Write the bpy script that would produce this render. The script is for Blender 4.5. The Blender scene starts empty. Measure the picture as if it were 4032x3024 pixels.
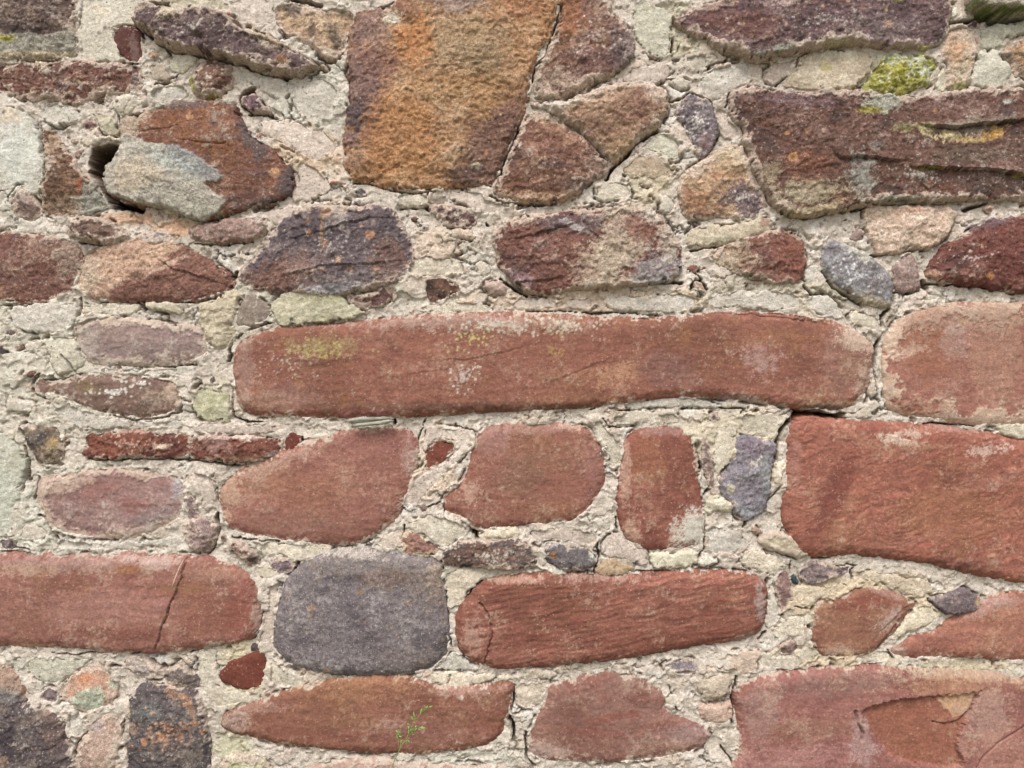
import bpy, math, random
import numpy as np

scene = bpy.context.scene
random.seed(7)
RNG = np.random.default_rng(11)

# ------------------------------------------------------------------ camera
ZC = 1.35                 # height of the camera above the ground
CAM_D = 0.92              # camera to the face of the wall
MM = 0.001
PX = 0.0003               # metres per photograph pixel on the face of the wall
cam_data = bpy.data.cameras.new("camera")
cam = bpy.data.objects.new("camera", cam_data)
scene.collection.objects.link(cam)
cam.location = (0.0, -0.010 - CAM_D, ZC)
cam.rotation_euler = (math.radians(90), 0, 0)
cam_data.sensor_fit = 'HORIZONTAL'
cam_data.angle = 2 * math.atan(0.6048 / CAM_D)
cam_data.clip_start = 0.02
cam_data.clip_end = 400
scene.camera = cam

# ------------------------------------------------------------------ light: bright overcast day, the wall in soft light from above
SUN_EL, SUN_AZ = 58.0, -14.0
world = bpy.data.worlds.new("World")
scene.world = world
world.use_nodes = True
wn = world.node_tree
for n in list(wn.nodes):
    wn.nodes.remove(n)
sky = wn.nodes.new('ShaderNodeTexSky')
sky.sky_type = 'NISHITA'
sky.sun_disc = False
sky.sun_elevation = math.radians(SUN_EL)
sky.sun_rotation = math.radians(180 - SUN_AZ)
sky.air_density = 1.0
sky.dust_density = 5.0
sky.ozone_density = 0.6
hs = wn.nodes.new('ShaderNodeHueSaturation')      # overcast: the blue of the sky is veiled
hs.inputs['Saturation'].default_value = 0.55
bg = wn.nodes.new('ShaderNodeBackground')
bg.inputs['Strength'].default_value = 0.125
wo = wn.nodes.new('ShaderNodeOutputWorld')
wn.links.new(sky.outputs[0], hs.inputs['Color'])
wn.links.new(hs.outputs[0], bg.inputs['Color'])
wn.links.new(bg.outputs[0], wo.inputs['Surface'])

sun_data = bpy.data.lights.new("sun", 'SUN')
sun_data.energy = 1.5
sun_data.angle = math.radians(20)
sun_data.color = (1.0, 0.975, 0.95)
sun = bpy.data.objects.new("sun", sun_data)
scene.collection.objects.link(sun)
sun.location = (0, -3, 5)
sun.rotation_euler = (math.radians(90 - SUN_EL), 0, math.radians(SUN_AZ))

vs = scene.view_settings
vs.view_transform = 'Standard'
vs.look = 'None'
vs.exposure = 0.74
vs.gamma = 1.0
vs.use_curve_mapping = False

# ------------------------------------------------------------------ noise on arrays
def _hash(ix, iy, seed):
    h = (ix.astype(np.uint32) * np.uint32(374761393) + iy.astype(np.uint32) * np.uint32(668265263)
         + np.uint32((seed * 2246822519) & 0xffffffff))
    h = (h ^ (h >> np.uint32(13))) * np.uint32(1274126177)
    return h ^ (h >> np.uint32(16))

_GA = (np.arange(64) / 64.0 * 2 * np.pi)
_GX = np.cos(_GA).astype(np.float32); _GY = np.sin(_GA).astype(np.float32)

def perlin(x, y, seed):
    fx = np.floor(x); fy = np.floor(y)
    ix = fx.astype(np.int64); iy = fy.astype(np.int64)
    u = (x - fx).astype(np.float32); v = (y - fy).astype(np.float32)
    def g(dx, dy):
        k = _hash(ix + dx, iy + dy, seed) & np.uint32(63)
        return _GX[k] * (u - dx) + _GY[k] * (v - dy)
    su = u * u * u * (u * (u * 6 - 15) + 10); sv = v * v * v * (v * (v * 6 - 15) + 10)
    a = g(0, 0); a = a + su * (g(1, 0) - a)
    b = g(0, 1); b = b + su * (g(1, 1) - b)
    return (a + sv * (b - a)) * 1.5

def fbm(x, y, size, octaves, seed, gain=0.5):
    """x, y in millimetres; size of the largest feature in millimetres; about -1..1"""
    o = np.zeros(np.broadcast(x, y).shape, np.float32); a = 1.0; s = size; t = 0.0
    for k in range(octaves):
        o += a * perlin(x / s + 17.3 * k, y / s - 9.1 * k, seed + 31 * k)
        t += a; a *= gain; s *= 0.5
    return o / (t ** 0.7)

def voronoi(x, y, size, seed):
    px = x / size; py = y / size
    ix = np.floor(px).astype(np.int64); iy = np.floor(py).astype(np.int64)
    f1 = np.full(px.shape, 9, np.float32); f2 = np.full(px.shape, 9, np.float32)
    cid = np.zeros(px.shape, np.uint32)
    for dx in (-1, 0, 1):
        for dy in (-1, 0, 1):
            h = _hash(ix + dx, iy + dy, seed)
            cx = ix + dx + (h & np.uint32(255)).astype(np.float32) / 255
            cy = iy + dy + ((h >> np.uint32(8)) & np.uint32(255)).astype(np.float32) / 255
            d = np.sqrt((px - cx) ** 2 + (py - cy) ** 2).astype(np.float32)
            near = d < f1
            f2 = np.where(near, f1, np.minimum(f2, d))
            cid = np.where(near, h >> np.uint32(16), cid)
            f1 = np.where(near, d, f1)
    return f1 * size, f2 * size, (cid & np.uint32(1023)).astype(np.float32) / 1023

def sstep(a, b, x):
    t = np.clip((x - a) / (b - a), 0, 1)
    return t * t * (3 - 2 * t)

def lin(c):
    c = np.asarray(c, np.float32) / 255.0
    return np.where(c <= 0.04045, c / 12.92, ((c + 0.055) / 1.055) ** 2.4)

ALBEDO_K = 1.32           # how much brighter a lit surface shows in the photograph than its own colour

# ------------------------------------------------------------------ photograph pixels -> the wall
TILE = {'A': (0, 0), 'B': (1344, 0), 'C': (2688, 0), 'D': (0, 1008), 'E': (1344, 1008), 'F': (2688, 1008),
        'G': (0, 2016), 'H': (1344, 2016), 'I': (2688, 2016)}
def wall_mm(tile, x, y):
    """a point read off an enlarged ninth of the photograph (or 'W', the whole) -> millimetres on the wall, about the camera axis"""
    if tile == 'W':
        sx, sy = x * 4032 / 2212, y * 3024 / 1659
    else:
        ox, oy = TILE[tile]
        sx, sy = ox + x * 1344 / 2212, oy + y * 1008 / 1659
    X, Z = (sx - 2016) * 0.3, (1512 - sy) * 0.3
    if abs(X) > 605: X = math.copysign(605 + (abs(X) - 605) * 1.5, X)
    if abs(Z) > 454: Z = math.copysign(454 + (abs(Z) - 454) * 1.3, Z)
    return (X, Z)
def wscale(tile):
    return 0.3 * (4032 / 2212 if tile == 'W' else 1344 / 2212)

def chaikin(p, n=2):
    p = np.asarray(p, np.float64)
    for _ in range(n):
        q = np.roll(p, -1, 0)
        p = np.stack([p * 0.78 + q * 0.22, p * 0.22 + q * 0.78], 1).reshape(-1, 2)
    return p

def poly_sdf(X, Z, p):
    """signed distance, positive inside"""
    X = X.astype(np.float32); Z = Z.astype(np.float32)
    best = np.full(X.shape, 1e12, np.float32); ins = np.zeros(X.shape, bool)
    n = len(p)
    for i in range(n):
        ax, az = p[i]; bx, bz = p[(i + 1) % n]
        ex, ez = bx - ax, bz - az
        wx, wz = X - np.float32(ax), Z - np.float32(az)
        L = ex * ex + ez * ez + 1e-9
        t = np.clip((wx * np.float32(ex / L) + wz * np.float32(ez / L)), 0, 1)
        qx = wx - t * np.float32(ex); qz = wz - t * np.float32(ez)
        np.minimum(best, qx * qx + qz * qz, out=best)
        if az != bz:
            c = (az <= Z) != (bz <= Z)
            ins ^= c & (X < np.float32(ax) + (Z - np.float32(az)) * np.float32(ex / ez))
    d = np.sqrt(best)
    return np.where(ins, d, -d)

def line_dist(X, Z, pts):
    """distance to an open line, and the side (positive above or left of its direction)"""
    best = np.full(X.shape, 1e12, np.float32); side = np.zeros(X.shape, np.float32)
    for (ax, az), (bx, bz) in zip(pts[:-1], pts[1:]):
        ex, ez = bx - ax, bz - az
        wx, wz = X - ax, Z - az
        t = np.clip((wx * ex + wz * ez) / (ex * ex + ez * ez + 1e-9), 0, 1)
        q = (wx - t * ex) ** 2 + (wz - t * ez) ** 2
        near = q < best
        best = np.where(near, q, best)
        side = np.where(near, ex * wz - ez * wx, side)
    return np.sqrt(best), np.sign(side)

# ------------------------------------------------------------------ the grid that every stone and the mortar share (millimetres about the camera axis)
PITCH = 1.12
GX = np.arange(-715, 715.1, PITCH); GZ = np.arange(-560, 560.1, PITCH)
class Field:
    pass
def make_fields(gx, gz):
    f = Field()
    f.gx, f.gz, f.pitch = gx, gz, gx[1] - gx[0]
    X, Z = np.meshgrid(gx, gz)
    f.X = X.astype(np.float32); f.Z = Z.astype(np.float32)
    f.wx = fbm(X, Z, 34, 3, 5); f.wz = fbm(X, Z, 34, 3, 6)
    f.n120 = fbm(X, Z, 150, 2, 1)
    f.n40 = fbm(X + 8 * f.wx, Z + 8 * f.wz, 46, 3, 2)
    f.n40b = fbm(X + 6 * f.wz, Z, 40, 3, 12)
    f.n12 = fbm(X, Z, 14, 3, 3)
    f.n12b = fbm(X, Z, 13, 3, 13)
    f.n4 = fbm(X, Z, 4.6, 2, 4)
    f.n4b = fbm(X, Z, 5.0, 2, 14)
    f.grain = RNG.standard_normal(X.shape).astype(np.float32) * 0.5
    f.lam = fbm(X + 10 * f.wx, Z + 4 * f.wz, 30, 1, 8) * 0 + fbm((X + 6 * f.wx) / 7.0, Z + 3.0 * f.wz, 9, 3, 9)
    r = 1 - np.abs(fbm(X + 5 * f.wx, (Z + 5 * f.wz) * 1.7, 22, 3, 10)) * 1.6
    f.ridge = r.astype(np.float32)
    return f
F0 = make_fields(GX, GZ)

# ------------------------------------------------------------------ materials: pigment of each stone, with grain, specks and fine relief in the nodes
def make_material(name, grain=0.22, fine=1.0, bump=0.5, speck=None, rough=0.92):
    m = bpy.data.materials.new(name); m.use_nodes = True
    nt = m.node_tree; N = nt.nodes; L = nt.links
    b = N['Principled BSDF']
    b.inputs['Roughness'].default_value = rough
    b.inputs['Specular IOR Level'].default_value = 0.22
    at = N.new('ShaderNodeAttribute'); at.attribute_name = 'pigment'
    tc = N.new('ShaderNodeTexCoord')
    def noise(scale, detail, rough=0.6):
        n = N.new('ShaderNodeTexNoise'); n.inputs['Scale'].default_value = scale
        n.inputs['Detail'].default_value = detail; n.inputs['Roughness'].default_value = rough
        L.new(tc.outputs['Object'], n.inputs['Vector']); return n
    def ramp(src, a, b_, lo, hi):
        r = N.new('ShaderNodeMapRange'); r.inputs[1].default_value = a; r.inputs[2].default_value = b_
        r.inputs[3].default_value = lo; r.inputs[4].default_value = hi
        L.new(src, r.inputs[0]); return r.outputs[0]
    n1 = noise(260 * fine, 3); n2 = noise(760 * fine, 2, 0.7)
    v1 = ramp(n1.outputs[0], 0.25, 0.75, 1 - grain, 1 + grain)
    v2 = ramp(n2.outputs[0], 0.25, 0.75, 1 - grain * 1.1, 1 + grain * 1.1)
    mul = N.new('ShaderNodeMath'); mul.operation = 'MULTIPLY'; L.new(v1, mul.inputs[0]); L.new(v2, mul.inputs[1])
    vm = N.new('ShaderNodeVectorMath'); vm.operation = 'SCALE'
    L.new(at.outputs['Color'], vm.inputs[0]); L.new(mul.outputs[0], vm.inputs['Scale'])
    col = vm.outputs[0]
    for (scale, thr, colour, amt) in (speck or []):
        v = N.new('ShaderNodeTexVoronoi'); v.inputs['Scale'].default_value = scale
        L.new(tc.outputs['Object'], v.inputs['Vector'])
        mx = N.new('ShaderNodeMix'); mx.data_type = 'RGBA'
        near = ramp(v.outputs['Distance'], 0.12, 0.34, 1.0, 0.0)
        sep = N.new('ShaderNodeSeparateColor'); L.new(v.outputs['Color'], sep.inputs[0])
        pick = ramp(sep.outputs[0], thr, thr + 0.02, 0.0, amt)
        mm = N.new('ShaderNodeMath'); mm.operation = 'MULTIPLY'; L.new(near, mm.inputs[0]); L.new(pick, mm.inputs[1])
        L.new(mm.outputs[0], mx.inputs[0]); L.new(col, mx.inputs[6])
        c = lin(colour) / ALBEDO_K
        mx.inputs[7].default_value = (float(c[0]), float(c[1]), float(c[2]), 1)
        col = mx.outputs[2]
    L.new(col, b.inputs['Base Color'])
    h1 = noise(420 * fine, 4, 0.65)
    bp = N.new('ShaderNodeBump'); bp.inputs['Strength'].default_value = bump; bp.inputs['Distance'].default_value = 0.0016
    L.new(h1.outputs[0], bp.inputs['Height']); L.new(bp.outputs[0], b.inputs['Normal'])
    return m
MAT = {
    'sand': make_material('red_sandstone', 0.21, 1.15, 0.55, [(330, 0.90, (214, 180, 160), 0.55), (300, 0.92, (92, 62, 56), 0.5)]),
    'rough': make_material('rough_sandstone', 0.40, 1.0, 1.0, [(260, 0.88, (205, 190, 170), 0.5), (280, 0.86, (52, 44, 42), 0.6)]),
    'basalt': make_material('grey_basalt', 0.34, 1.0, 0.7, [(340, 0.70, (186, 180, 174), 0.75), (360, 0.66, (62, 58, 62), 0.75), (240, 0.95, (186, 140, 104), 0.8)]),
    'mortar': make_material('lime_mortar', 0.22, 1.0, 0.9, [(300, 0.84, (146, 134, 116), 0.6), (250, 0.95, (92, 80, 72), 0.85), (210, 0.965, (150, 104, 88), 0.85), (260, 0.88, (238, 234, 224), 0.6)]),
}

# ------------------------------------------------------------------ meshes
def grid_mesh(name, f, i0, i1, j0, j1, keep, h, col, mat, parent, back=60.0, close=True, gain=1.0):
    """one sheet of the shared grid (rows i, columns j) pushed forward by h millimetres, closed behind"""
    ni, nj = keep.shape
    idx = np.full(keep.shape, -1, np.int64)
    q = keep[:-1, :-1] & keep[1:, :-1] & keep[:-1, 1:] & keep[1:, 1:]
    used = np.zeros(keep.shape, bool)
    used[:-1, :-1] |= q; used[1:, :-1] |= q; used[:-1, 1:] |= q; used[1:, 1:] |= q
    nv = int(used.sum())
    if nv < 4:
        return None
    idx[used] = np.arange(nv)
    X = f.X[i0:i1, j0:j1][used] * MM; Z = f.Z[i0:i1, j0:j1][used] * MM + ZC
    Y = -h[used] * MM
    co = np.stack([X, Y, Z], 1).astype(np.float32)
    a, b, c, d = idx[:-1, :-1][q], idx[:-1, 1:][q], idx[1:, 1:][q], idx[1:, :-1][q]
    quads = np.stack([a, b, c, d], 1)
    cc = np.clip(lin(col[used]) / ALBEDO_K * gain, 0.004, 0.72)
    tris = np.zeros((0, 3), np.int64)
    if close:
        e = np.concatenate([np.stack([a, b], 1), np.stack([b, c], 1), np.stack([c, d], 1), np.stack([d, a], 1)])
        key = np.sort(e, 1); key = key[:, 0] * nv + key[:, 1]
        u, inv, cnt = np.unique(key, return_inverse=True, return_counts=True)
        be = e[cnt[inv] == 1]
        bv = np.unique(be); m = np.full(nv, -1, np.int64); m[bv] = nv + np.arange(len(bv))
        bco = co[bv].copy(); bco[:, 1] = back * MM
        side = np.stack([be[:, 1], be[:, 0], m[be[:, 0]], m[be[:, 1]]], 1)
        cen = bco.mean(0, keepdims=True); ci = nv + len(bv)
        tris = np.stack([m[be[:, 1]], m[be[:, 0]], np.full(len(be), ci)], 1)
        co = np.concatenate([co, bco, cen]); cc = np.concatenate([cc, cc[bv], cc[bv].mean(0, keepdims=True)])
        quads = np.concatenate([quads, side])
    me = bpy.data.meshes.new(name)
    nq, ntr = len(quads), len(tris)
    me.vertices.add(len(co)); me.vertices.foreach_set('co', co.astype(np.float32).ravel())
    me.loops.add(nq * 4 + ntr * 3)
    me.loops.foreach_set('vertex_index', np.concatenate([quads.ravel(), tris.ravel()]).astype(np.int32))
    me.polygons.add(nq + ntr)
    me.polygons.foreach_set('loop_start', np.concatenate([np.arange(nq) * 4, nq * 4 + np.arange(ntr) * 3]).astype(np.int32))
    me.update(calc_edges=True)
    me.shade_smooth()
    at = me.attributes.new('pigment', 'FLOAT_COLOR', 'POINT')
    at.data.foreach_set('color', np.concatenate([cc, np.ones((len(cc), 1), np.float32)], 1).astype(np.float32).ravel())
    me.materials.append(mat)
    o = bpy.data.objects.new(name, me)
    scene.collection.objects.link(o)
    o.parent = parent
    return o

# ------------------------------------------------------------------ kinds of stone: colours as seen, relief, roundness
KINDS = {
 'red':    dict(cols=[(150, 98, 80), (170, 121, 101), (124, 75, 61), (158, 108, 73)], smear=0.55, sw=10, r=19, H=12, rough=0.38, lam=0.85, dust=0.13, dustc=(182, 152, 134), facet=0.25, edge=1.9, mat='sand', mot=1.0),
 'brown':  dict(cols=[(112, 86, 76), (146, 117, 104), (86, 70, 67), (130, 95, 76)], smear=0.85, sw=9, r=7, H=10, rough=1.25, lam=0.8, dust=0.15, dustc=(178, 164, 150), facet=1.3, edge=3.4, mat='rough', mot=1.1),
 'purple': dict(cols=[(114, 100, 99), (148, 132, 127), (88, 78, 80), (122, 94, 82)], smear=0.75, sw=8, r=7, H=10, rough=1.1, lam=0.8, dust=0.10, dustc=(176, 168, 160), facet=1.3, edge=3.0, mat='rough', mot=1.1),
 'grey':   dict(cols=[(128, 119, 120), (153, 145, 143), (102, 94, 97), (134, 120, 112)], smear=0.45, sw=6, r=10, H=11.5, rough=0.65, facet=0.6, lam=0.1, edge=2.2, mat='basalt', mot=1.2),
 'pale':   dict(cols=[(184, 160, 142), (204, 184, 166), (160, 134, 118), (188, 160, 132)], smear=0.9, sw=10, r=7, H=9, rough=1.0, lam=0.5, edge=3.0, facet=1.3, mat='rough', mot=1.0),
 'mauve':  dict(cols=[(160, 132, 124), (184, 162, 152), (136, 108, 104), (164, 136, 118)], smear=0.85, sw=12, r=11, H=9, facet=0.6, rough=0.7, lam=0.6, edge=2.6, dust=0.1, mat='sand', mot=1.0),
 'dark':   dict(cols=[(94, 88, 88), (130, 120, 114), (68, 62, 65), (112, 90, 78)], smear=0.6, sw=8, r=8, H=10.5, rough=1.0, lam=0.2, edge=2.6, dust=0.05, facet=1.0, mat='basalt', mot=1.2),
 'mortar': dict(cols=[(201, 191, 174), (216, 209, 196), (184, 174, 156), (204, 186, 168)], smear=0.0, sw=5, r=3.5, H=8.5, bulge=0.6, facet=0.6, rough=0.6, lam=0.1, edge=3.4, mat='mortar', mot=0.8),
}
SPECS = []
def S(name, kind, pts, tile=None, label=None, patches=(), cracks=(), ledges=(), **kw):
    SPECS.append(dict(name=name, kind=kind, tile=tile or CUR[0], pts=pts, label=label, patches=patches, cracks=cracks, ledges=ledges, kw=kw))
CUR = ['A']
def E(x, y, rx, ry, c, op=0.85, rot=0, edge=1.0, h=0): return ('e', x, y, rx, ry, c, op, rot, edge, h)
def PP(pts, c, op=0.9, edge=1.0, h=0): return ('p', pts, c, op, edge, h)
def DOT(spots, c, op=0.85): return ('s', spots, c, op)
def LI(x, y, rx, ry, n, c, r=1.3): return ('l', x, y, rx, ry, n, c, r)
def at_tile(t): CUR[0] = t

def apply_patch(p, tile, f, sl, X, Z, d, h, col, rng):
    """a stain, crust, flake or scatter of lichen on one stone"""
    k = wscale(tile); n12 = f.n12[sl]; n4 = f.n4[sl]; n4b = f.n4b[sl]; g = f.grain[sl]
    t = p[0]
    if t == 'e':      # ellipse: x, y, rx, ry, colour, opacity, rotation, edge, height
        _, x, y, rx, ry, c, op, rot, edge, hh = p
        cx, cz = wall_mm(tile, x, y); a = math.radians(rot)
        u = (X - cx) * math.cos(a) + (Z - cz) * math.sin(a); v = -(X - cx) * math.sin(a) + (Z - cz) * math.cos(a)
        rx *= k; ry *= k; rm = min(rx, ry)
        sd = (1 - np.sqrt((u / rx) ** 2 + (v / ry) ** 2)) * rm
        na = min(rm * 0.55, 9) * edge
        m = sstep(-0.25 * na - 0.4, 0.45 * na + 0.4, sd + na * (1.1 * n12 + 0.8 * n4b + 0.5 * g))
    elif t == 'p':    # outline: points, colour, opacity, edge, height
        _, pts, c, op, edge, hh = p
        sd = poly_sdf(X, Z, chaikin([wall_mm(tile, *q) for q in pts], 1))
        m = sstep(-0.8 * edge - 0.3, 1.2 * edge + 0.3, sd + edge * (2.2 * n12 + 1.8 * n4b + 0.8 * g))
    elif t == 's':    # round spots: list of x, y, r; colour; opacity
        _, spots, c, op = p
        m = np.zeros(X.shape, np.float32); hh = 0
        for (x, y, r) in spots:
            cx, cz = wall_mm(tile, x, y); r *= k
            m = np.maximum(m, sstep(-0.5, 0.7, r - np.hypot(X - cx, Z - cz) + r * 0.4 * n4 + 0.4 * g) * np.clip(0.8 + 0.5 * n4b, 0.3, 1))
    elif t == 'l':    # scatter of small crusts: x, y, rx, ry, count, colour, radius in mm
        _, x, y, rx, ry, cnt, c, rr = p
        m = np.zeros(X.shape, np.float32); op = 0.9; hh = 0.35
        pit = f.pitch; x0 = X[0, 0]; z0 = Z[0, 0]
        for _ in range(cnt):
            a = rng.uniform(0, 2 * math.pi); q = abs(rng.normal(0, 0.5))
            cx, cz = wall_mm(tile, x + rx * q * math.cos(a), y + ry * q * math.sin(a))
            r = rr * rng.uniform(0.5, 1.5)
            j = int((cx - x0) / pit); i = int((cz - z0) / pit); w = int(r / pit) + 3
            a0, a1, b0, b1 = max(0, i - w), min(X.shape[0], i + w), max(0, j - w), min(X.shape[1], j + w)
            if a0 >= a1 or b0 >= b1: continue
            s2 = np.s_[a0:a1, b0:b1]
            m[s2] = np.maximum(m[s2], sstep(-0.5, 0.6, r - np.hypot(X[s2] - cx, Z[s2] - cz) + r * 0.5 * n4[s2] + 0.35 * g[s2]))
    mm = np.clip(m * op, 0, 1)[..., None]
    tone = np.clip(1 + 0.07 * n12 + 0.07 * n4 + 0.05 * g, 0.7, 1.3)[..., None]
    col[:] = col * (1 - mm) + np.asarray(c, np.float32) * tone * mm
    if hh: h += hh * m

def build_stone(sp, f, parent, rng, lod=False):
    K = dict(KINDS[sp['kind']]); K.update(sp['kw'])
    tile = sp['tile']
    raw = np.array([wall_mm(tile, *q) for q in sp['pts']]) if tile else np.array(sp['pts'])
    if tile and sp['kind'] != 'mortar': K.setdefault('grow', 2.4 if np.ptp(raw[:, 0]) > 60 else 1.5)
    if 'grow' in K:
        cen = raw.mean(0); v = raw - cen; raw = cen + v * (1 + K['grow'] / np.maximum(np.hypot(v[:, 0], v[:, 1]), 1)[:, None])
    p = chaikin(raw, 2) if K['mat'] in ('sand',) or sp['kind'] == 'grey' else chaikin(raw, 1)
    x0, z0 = p.min(0) - 15; x1, z1 = p.max(0) + 15
    j0 = int(np.searchsorted(f.gx, x0)); j1 = int(np.searchsorted(f.gx, x1)); i0 = int(np.searchsorted(f.gz, z0)); i1 = int(np.searchsorted(f.gz, z1))
    sl = np.s_[i0:i1, j0:j1]
    X = f.X[sl]; Z = f.Z[sl]
    if X.size < 16: return None
    d = poly_sdf(X, Z, p)
    f.dmax[sl] = np.maximum(f.dmax[sl], d)
    inr = max(float(d.max()), 2.0)
    n12, n12b, n4, n4b, g = f.n12[sl], f.n12b[sl], f.n4[sl], f.n4b[sl], f.grain[sl]
    n40, n40b, n120, lam0 = f.n40[sl], f.n40b[sl], f.n120[sl], f.lam[sl]
    small = min(1.0, inr / 16)
    e = K['edge'] * (0.75 + 0.25 * small)
    dn = d + e * (1.25 * n12 + 0.5 * n4 + 0.05 * g) - 2.2 * e * sstep(0.25, 0.6, n12b + 0.3 * n4b) * np.exp(-np.maximum(d, 0) / 7) * small
    r = min(K['r'], 0.8 * inr)
    H = K['H'] * (0.72 + 0.28 * small) + K.get('up', 0); h0 = K.get('h0', 4.5 + 1.5 * (1 - small))
    if sp['kind'] in ('red', 'grey'): H = 8 + (H - 8) * 0.75; r *= 0.8; K['bulge'] = 0.6 * K.get('bulge', 2.5)
    # bedding of this stone
    ang = math.radians(K.get('ang', rng.uniform(-7, 7)))
    if abs(ang) > 0.17 or K.get('own_lam'):
        u = X * math.cos(ang) + Z * math.sin(ang); v = -X * math.sin(ang) + Z * math.cos(ang)
        bend = K.get('bend', 3.0)
        lam = fbm((u + 6 * n40) / 7.0, v + bend * n40b * 2, K.get('lsize', 9), 3, 40 + rng.integers(50))
    else:
        lam = lam0
    stripes = 0
    if K.get('own_lam'):      # fine bedding lines, swept round
        u_ = X * math.cos(ang) + Z * math.sin(ang); v_ = -X * math.sin(ang) + Z * math.cos(ang)
        ph = (v_ + bend * 2.4 * n40 + bend * 3.0 * n120 + 0.8 * n12) / K['lsize'] * 6.283
        stripes = (np.sin(ph) * 0.6 + np.sin(ph * 2.37 + 1) * 0.4) * sstep(-0.35, 0.5, n40b + 0.4 * n120)
    t = np.clip(dn / r, 0, 1)
    h = h0 + (H - h0) * (1 - (1 - t) ** 2.3) ** 0.75 + K.get('bulge', 2.5) * (1 - np.exp(-np.maximum(d, 0) / 35)) * small
    fq = K.get('facet', 1.0)
    if fq > 0:       # a few broken planes
        cx, cz = p.mean(0); ext = max(np.ptp(p[:, 0]), np.ptp(p[:, 1])) / 2
        pl = np.full(X.shape, 99, np.float32); a0 = rng.uniform(0, 6.28)
        for k in range(5):
            a = a0 + k * 1.2566 + rng.uniform(-0.5, 0.5); sl_ = rng.uniform(0.5, 1.0) * 7.5 / max(ext, 8) * (1.0 if ext < 70 else 1.35)
            pl = np.minimum(pl, rng.uniform(0.5, 3.2) - sl_ * ((X + 3 * n12 - cx) * math.cos(a) + (Z + 3 * n12b - cz) * math.sin(a)))
        h = np.where(dn > 0, h + fq * np.clip(np.minimum(pl, 2.2), -6, 3) * sstep(0, 4, dn) * (0.5 + 0.5 * small), h)
    R = K['rough'] * (0.55 + 0.45 * small)
    face = sstep(-2, 5, dn)
    rel = 0.2 * stripes + R * (2.3 * n40 + 1.5 * n12 + 0.55 * n4 + 0.12 * g + 1.1 * (f.ridge[sl] - 0.6)) + K['lam'] * (0.5 * lam)
    if R > 0.8:      # broken, hackly faces: steps where flakes came away
        tt = 2.6 * (n40b + 0.35 * n12b); fr = tt - np.floor(tt)
        rel = rel + R * 1.25 * (np.floor(tt) + sstep(0.0, 0.22, fr) - tt * 0.6)
    h = h + rel * face
    tl = K.get('tilt', (0, 0)); cx, cz = p.mean(0)
    h = h + (tl[0] * (X - cx) + tl[1] * (Z - cz)) * 0.01
    h = np.where(dn < 0, h0 + dn * K.get('drop', 6.5), h)
    # colour
    c = [np.asarray(q, np.float32) for q in K['cols']]
    mo = K['mot']
    jit = rng.uniform(-0.04, 0.04)
    tint = np.asarray((1 + rng.uniform(-0.035, 0.01), 1 + rng.uniform(-0.015, 0.025), 1 + rng.uniform(-0.04, 0.035)), np.float32) if K['mat'] == 'sand' else np.float32(1)
    c = [q * tint for q in c]
    def mixc(a, b, m): return a + (b - a) * m[..., None]
    col = mixc(np.broadcast_to(c[0], X.shape + (3,)).copy(), c[1], np.clip(sstep(0.0, 0.5, n40 * 0.8 + n12b * 0.55 + 0.4 * n4 + 0.1 * g) * mo, 0, 1))
    col = mixc(col, c[2], np.clip(sstep(0.05, 0.65, -n40b * 0.9 + lam * 0.55 + 0.35 * n12 + 0.3 * n4b + 0.1 * g) * mo, 0, 1))
    col = mixc(col, c[3], np.clip(sstep(0.15, 0.8, n120 + 0.5 * n12b - 0.3 * lam) * mo * 0.8, 0, 1))
    if K['mat'] == 'sand':      # broad maroon and ochre zones
        col = mixc(col, c[2] * 0.95, sstep(0.1, 0.6, n120 + 0.55 * n40b + 0.3 * lam) * 0.6)
        col = mixc(col, c[3], sstep(0.1, 0.6, 0.7 * n40 - 0.8 * n120 + 0.25 * n12) * 0.45)
    band = K['lam'] * (0.17 if K.get('own_lam') else 0.12) * lam + 0.15 * stripes
    col = col * np.clip(1 + jit + band + (0.07 * n4 + 0.05 * g + 0.07 * R * (n12 + 1.1 * n4b)) * (0.3 + 0.7 * sstep(-1, 2, dn)), 0.5, 1.5)[..., None]
    # mortar smeared over the rim
    if K['smear'] > 0:
        sw = K['sw'] * (0.4 + 0.6 * small)
        m = sstep(0.40, 0.52, K['smear'] * 1.4 - dn / sw * 0.85 + 0.8 * n40 + 0.65 * n12b + 0.38 * n4b + 0.10 * g)
        sc = mixc(np.broadcast_to(np.asarray(K.get('smc', (200, 181, 165)), np.float32), X.shape + (3,)).copy(), np.asarray((216, 204, 188), np.float32), sstep(0, 0.7, n12))
        m = m * sstep(-2.0, 0.0, dn)
        col = mixc(col, sc, np.clip(m * 0.85, 0, 1))
        h = h + 0.9 * m
    for q in sp['patches']:
        apply_patch(q, tile, f, sl, X, Z, d, h, col, rng)
    if K.get('dust', 0) > 0:      # thin pale crust of lime and lichen over the whole face
        m = sstep(0.15, 0.55, n12 * 0.6 + n4b * 0.7 + n40 * 0.7 + 0.3 * g - 0.42 + 1.6 * K['dust'])
        col = mixc(col, np.asarray(K.get('dustc', (192, 182, 172)), np.float32), m * 0.7)
    wob = 1.6 * n12 + 0.8 * n4
    for (pts, w, dep) in sp['cracks']:
        q = [wall_mm(tile, *a) for a in pts]
        ld, _ = line_dist(X + wob * 1.2, Z + 1.6 * n12b, q)
        h = h - dep * sstep(w, w * 0.25, ld)
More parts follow.
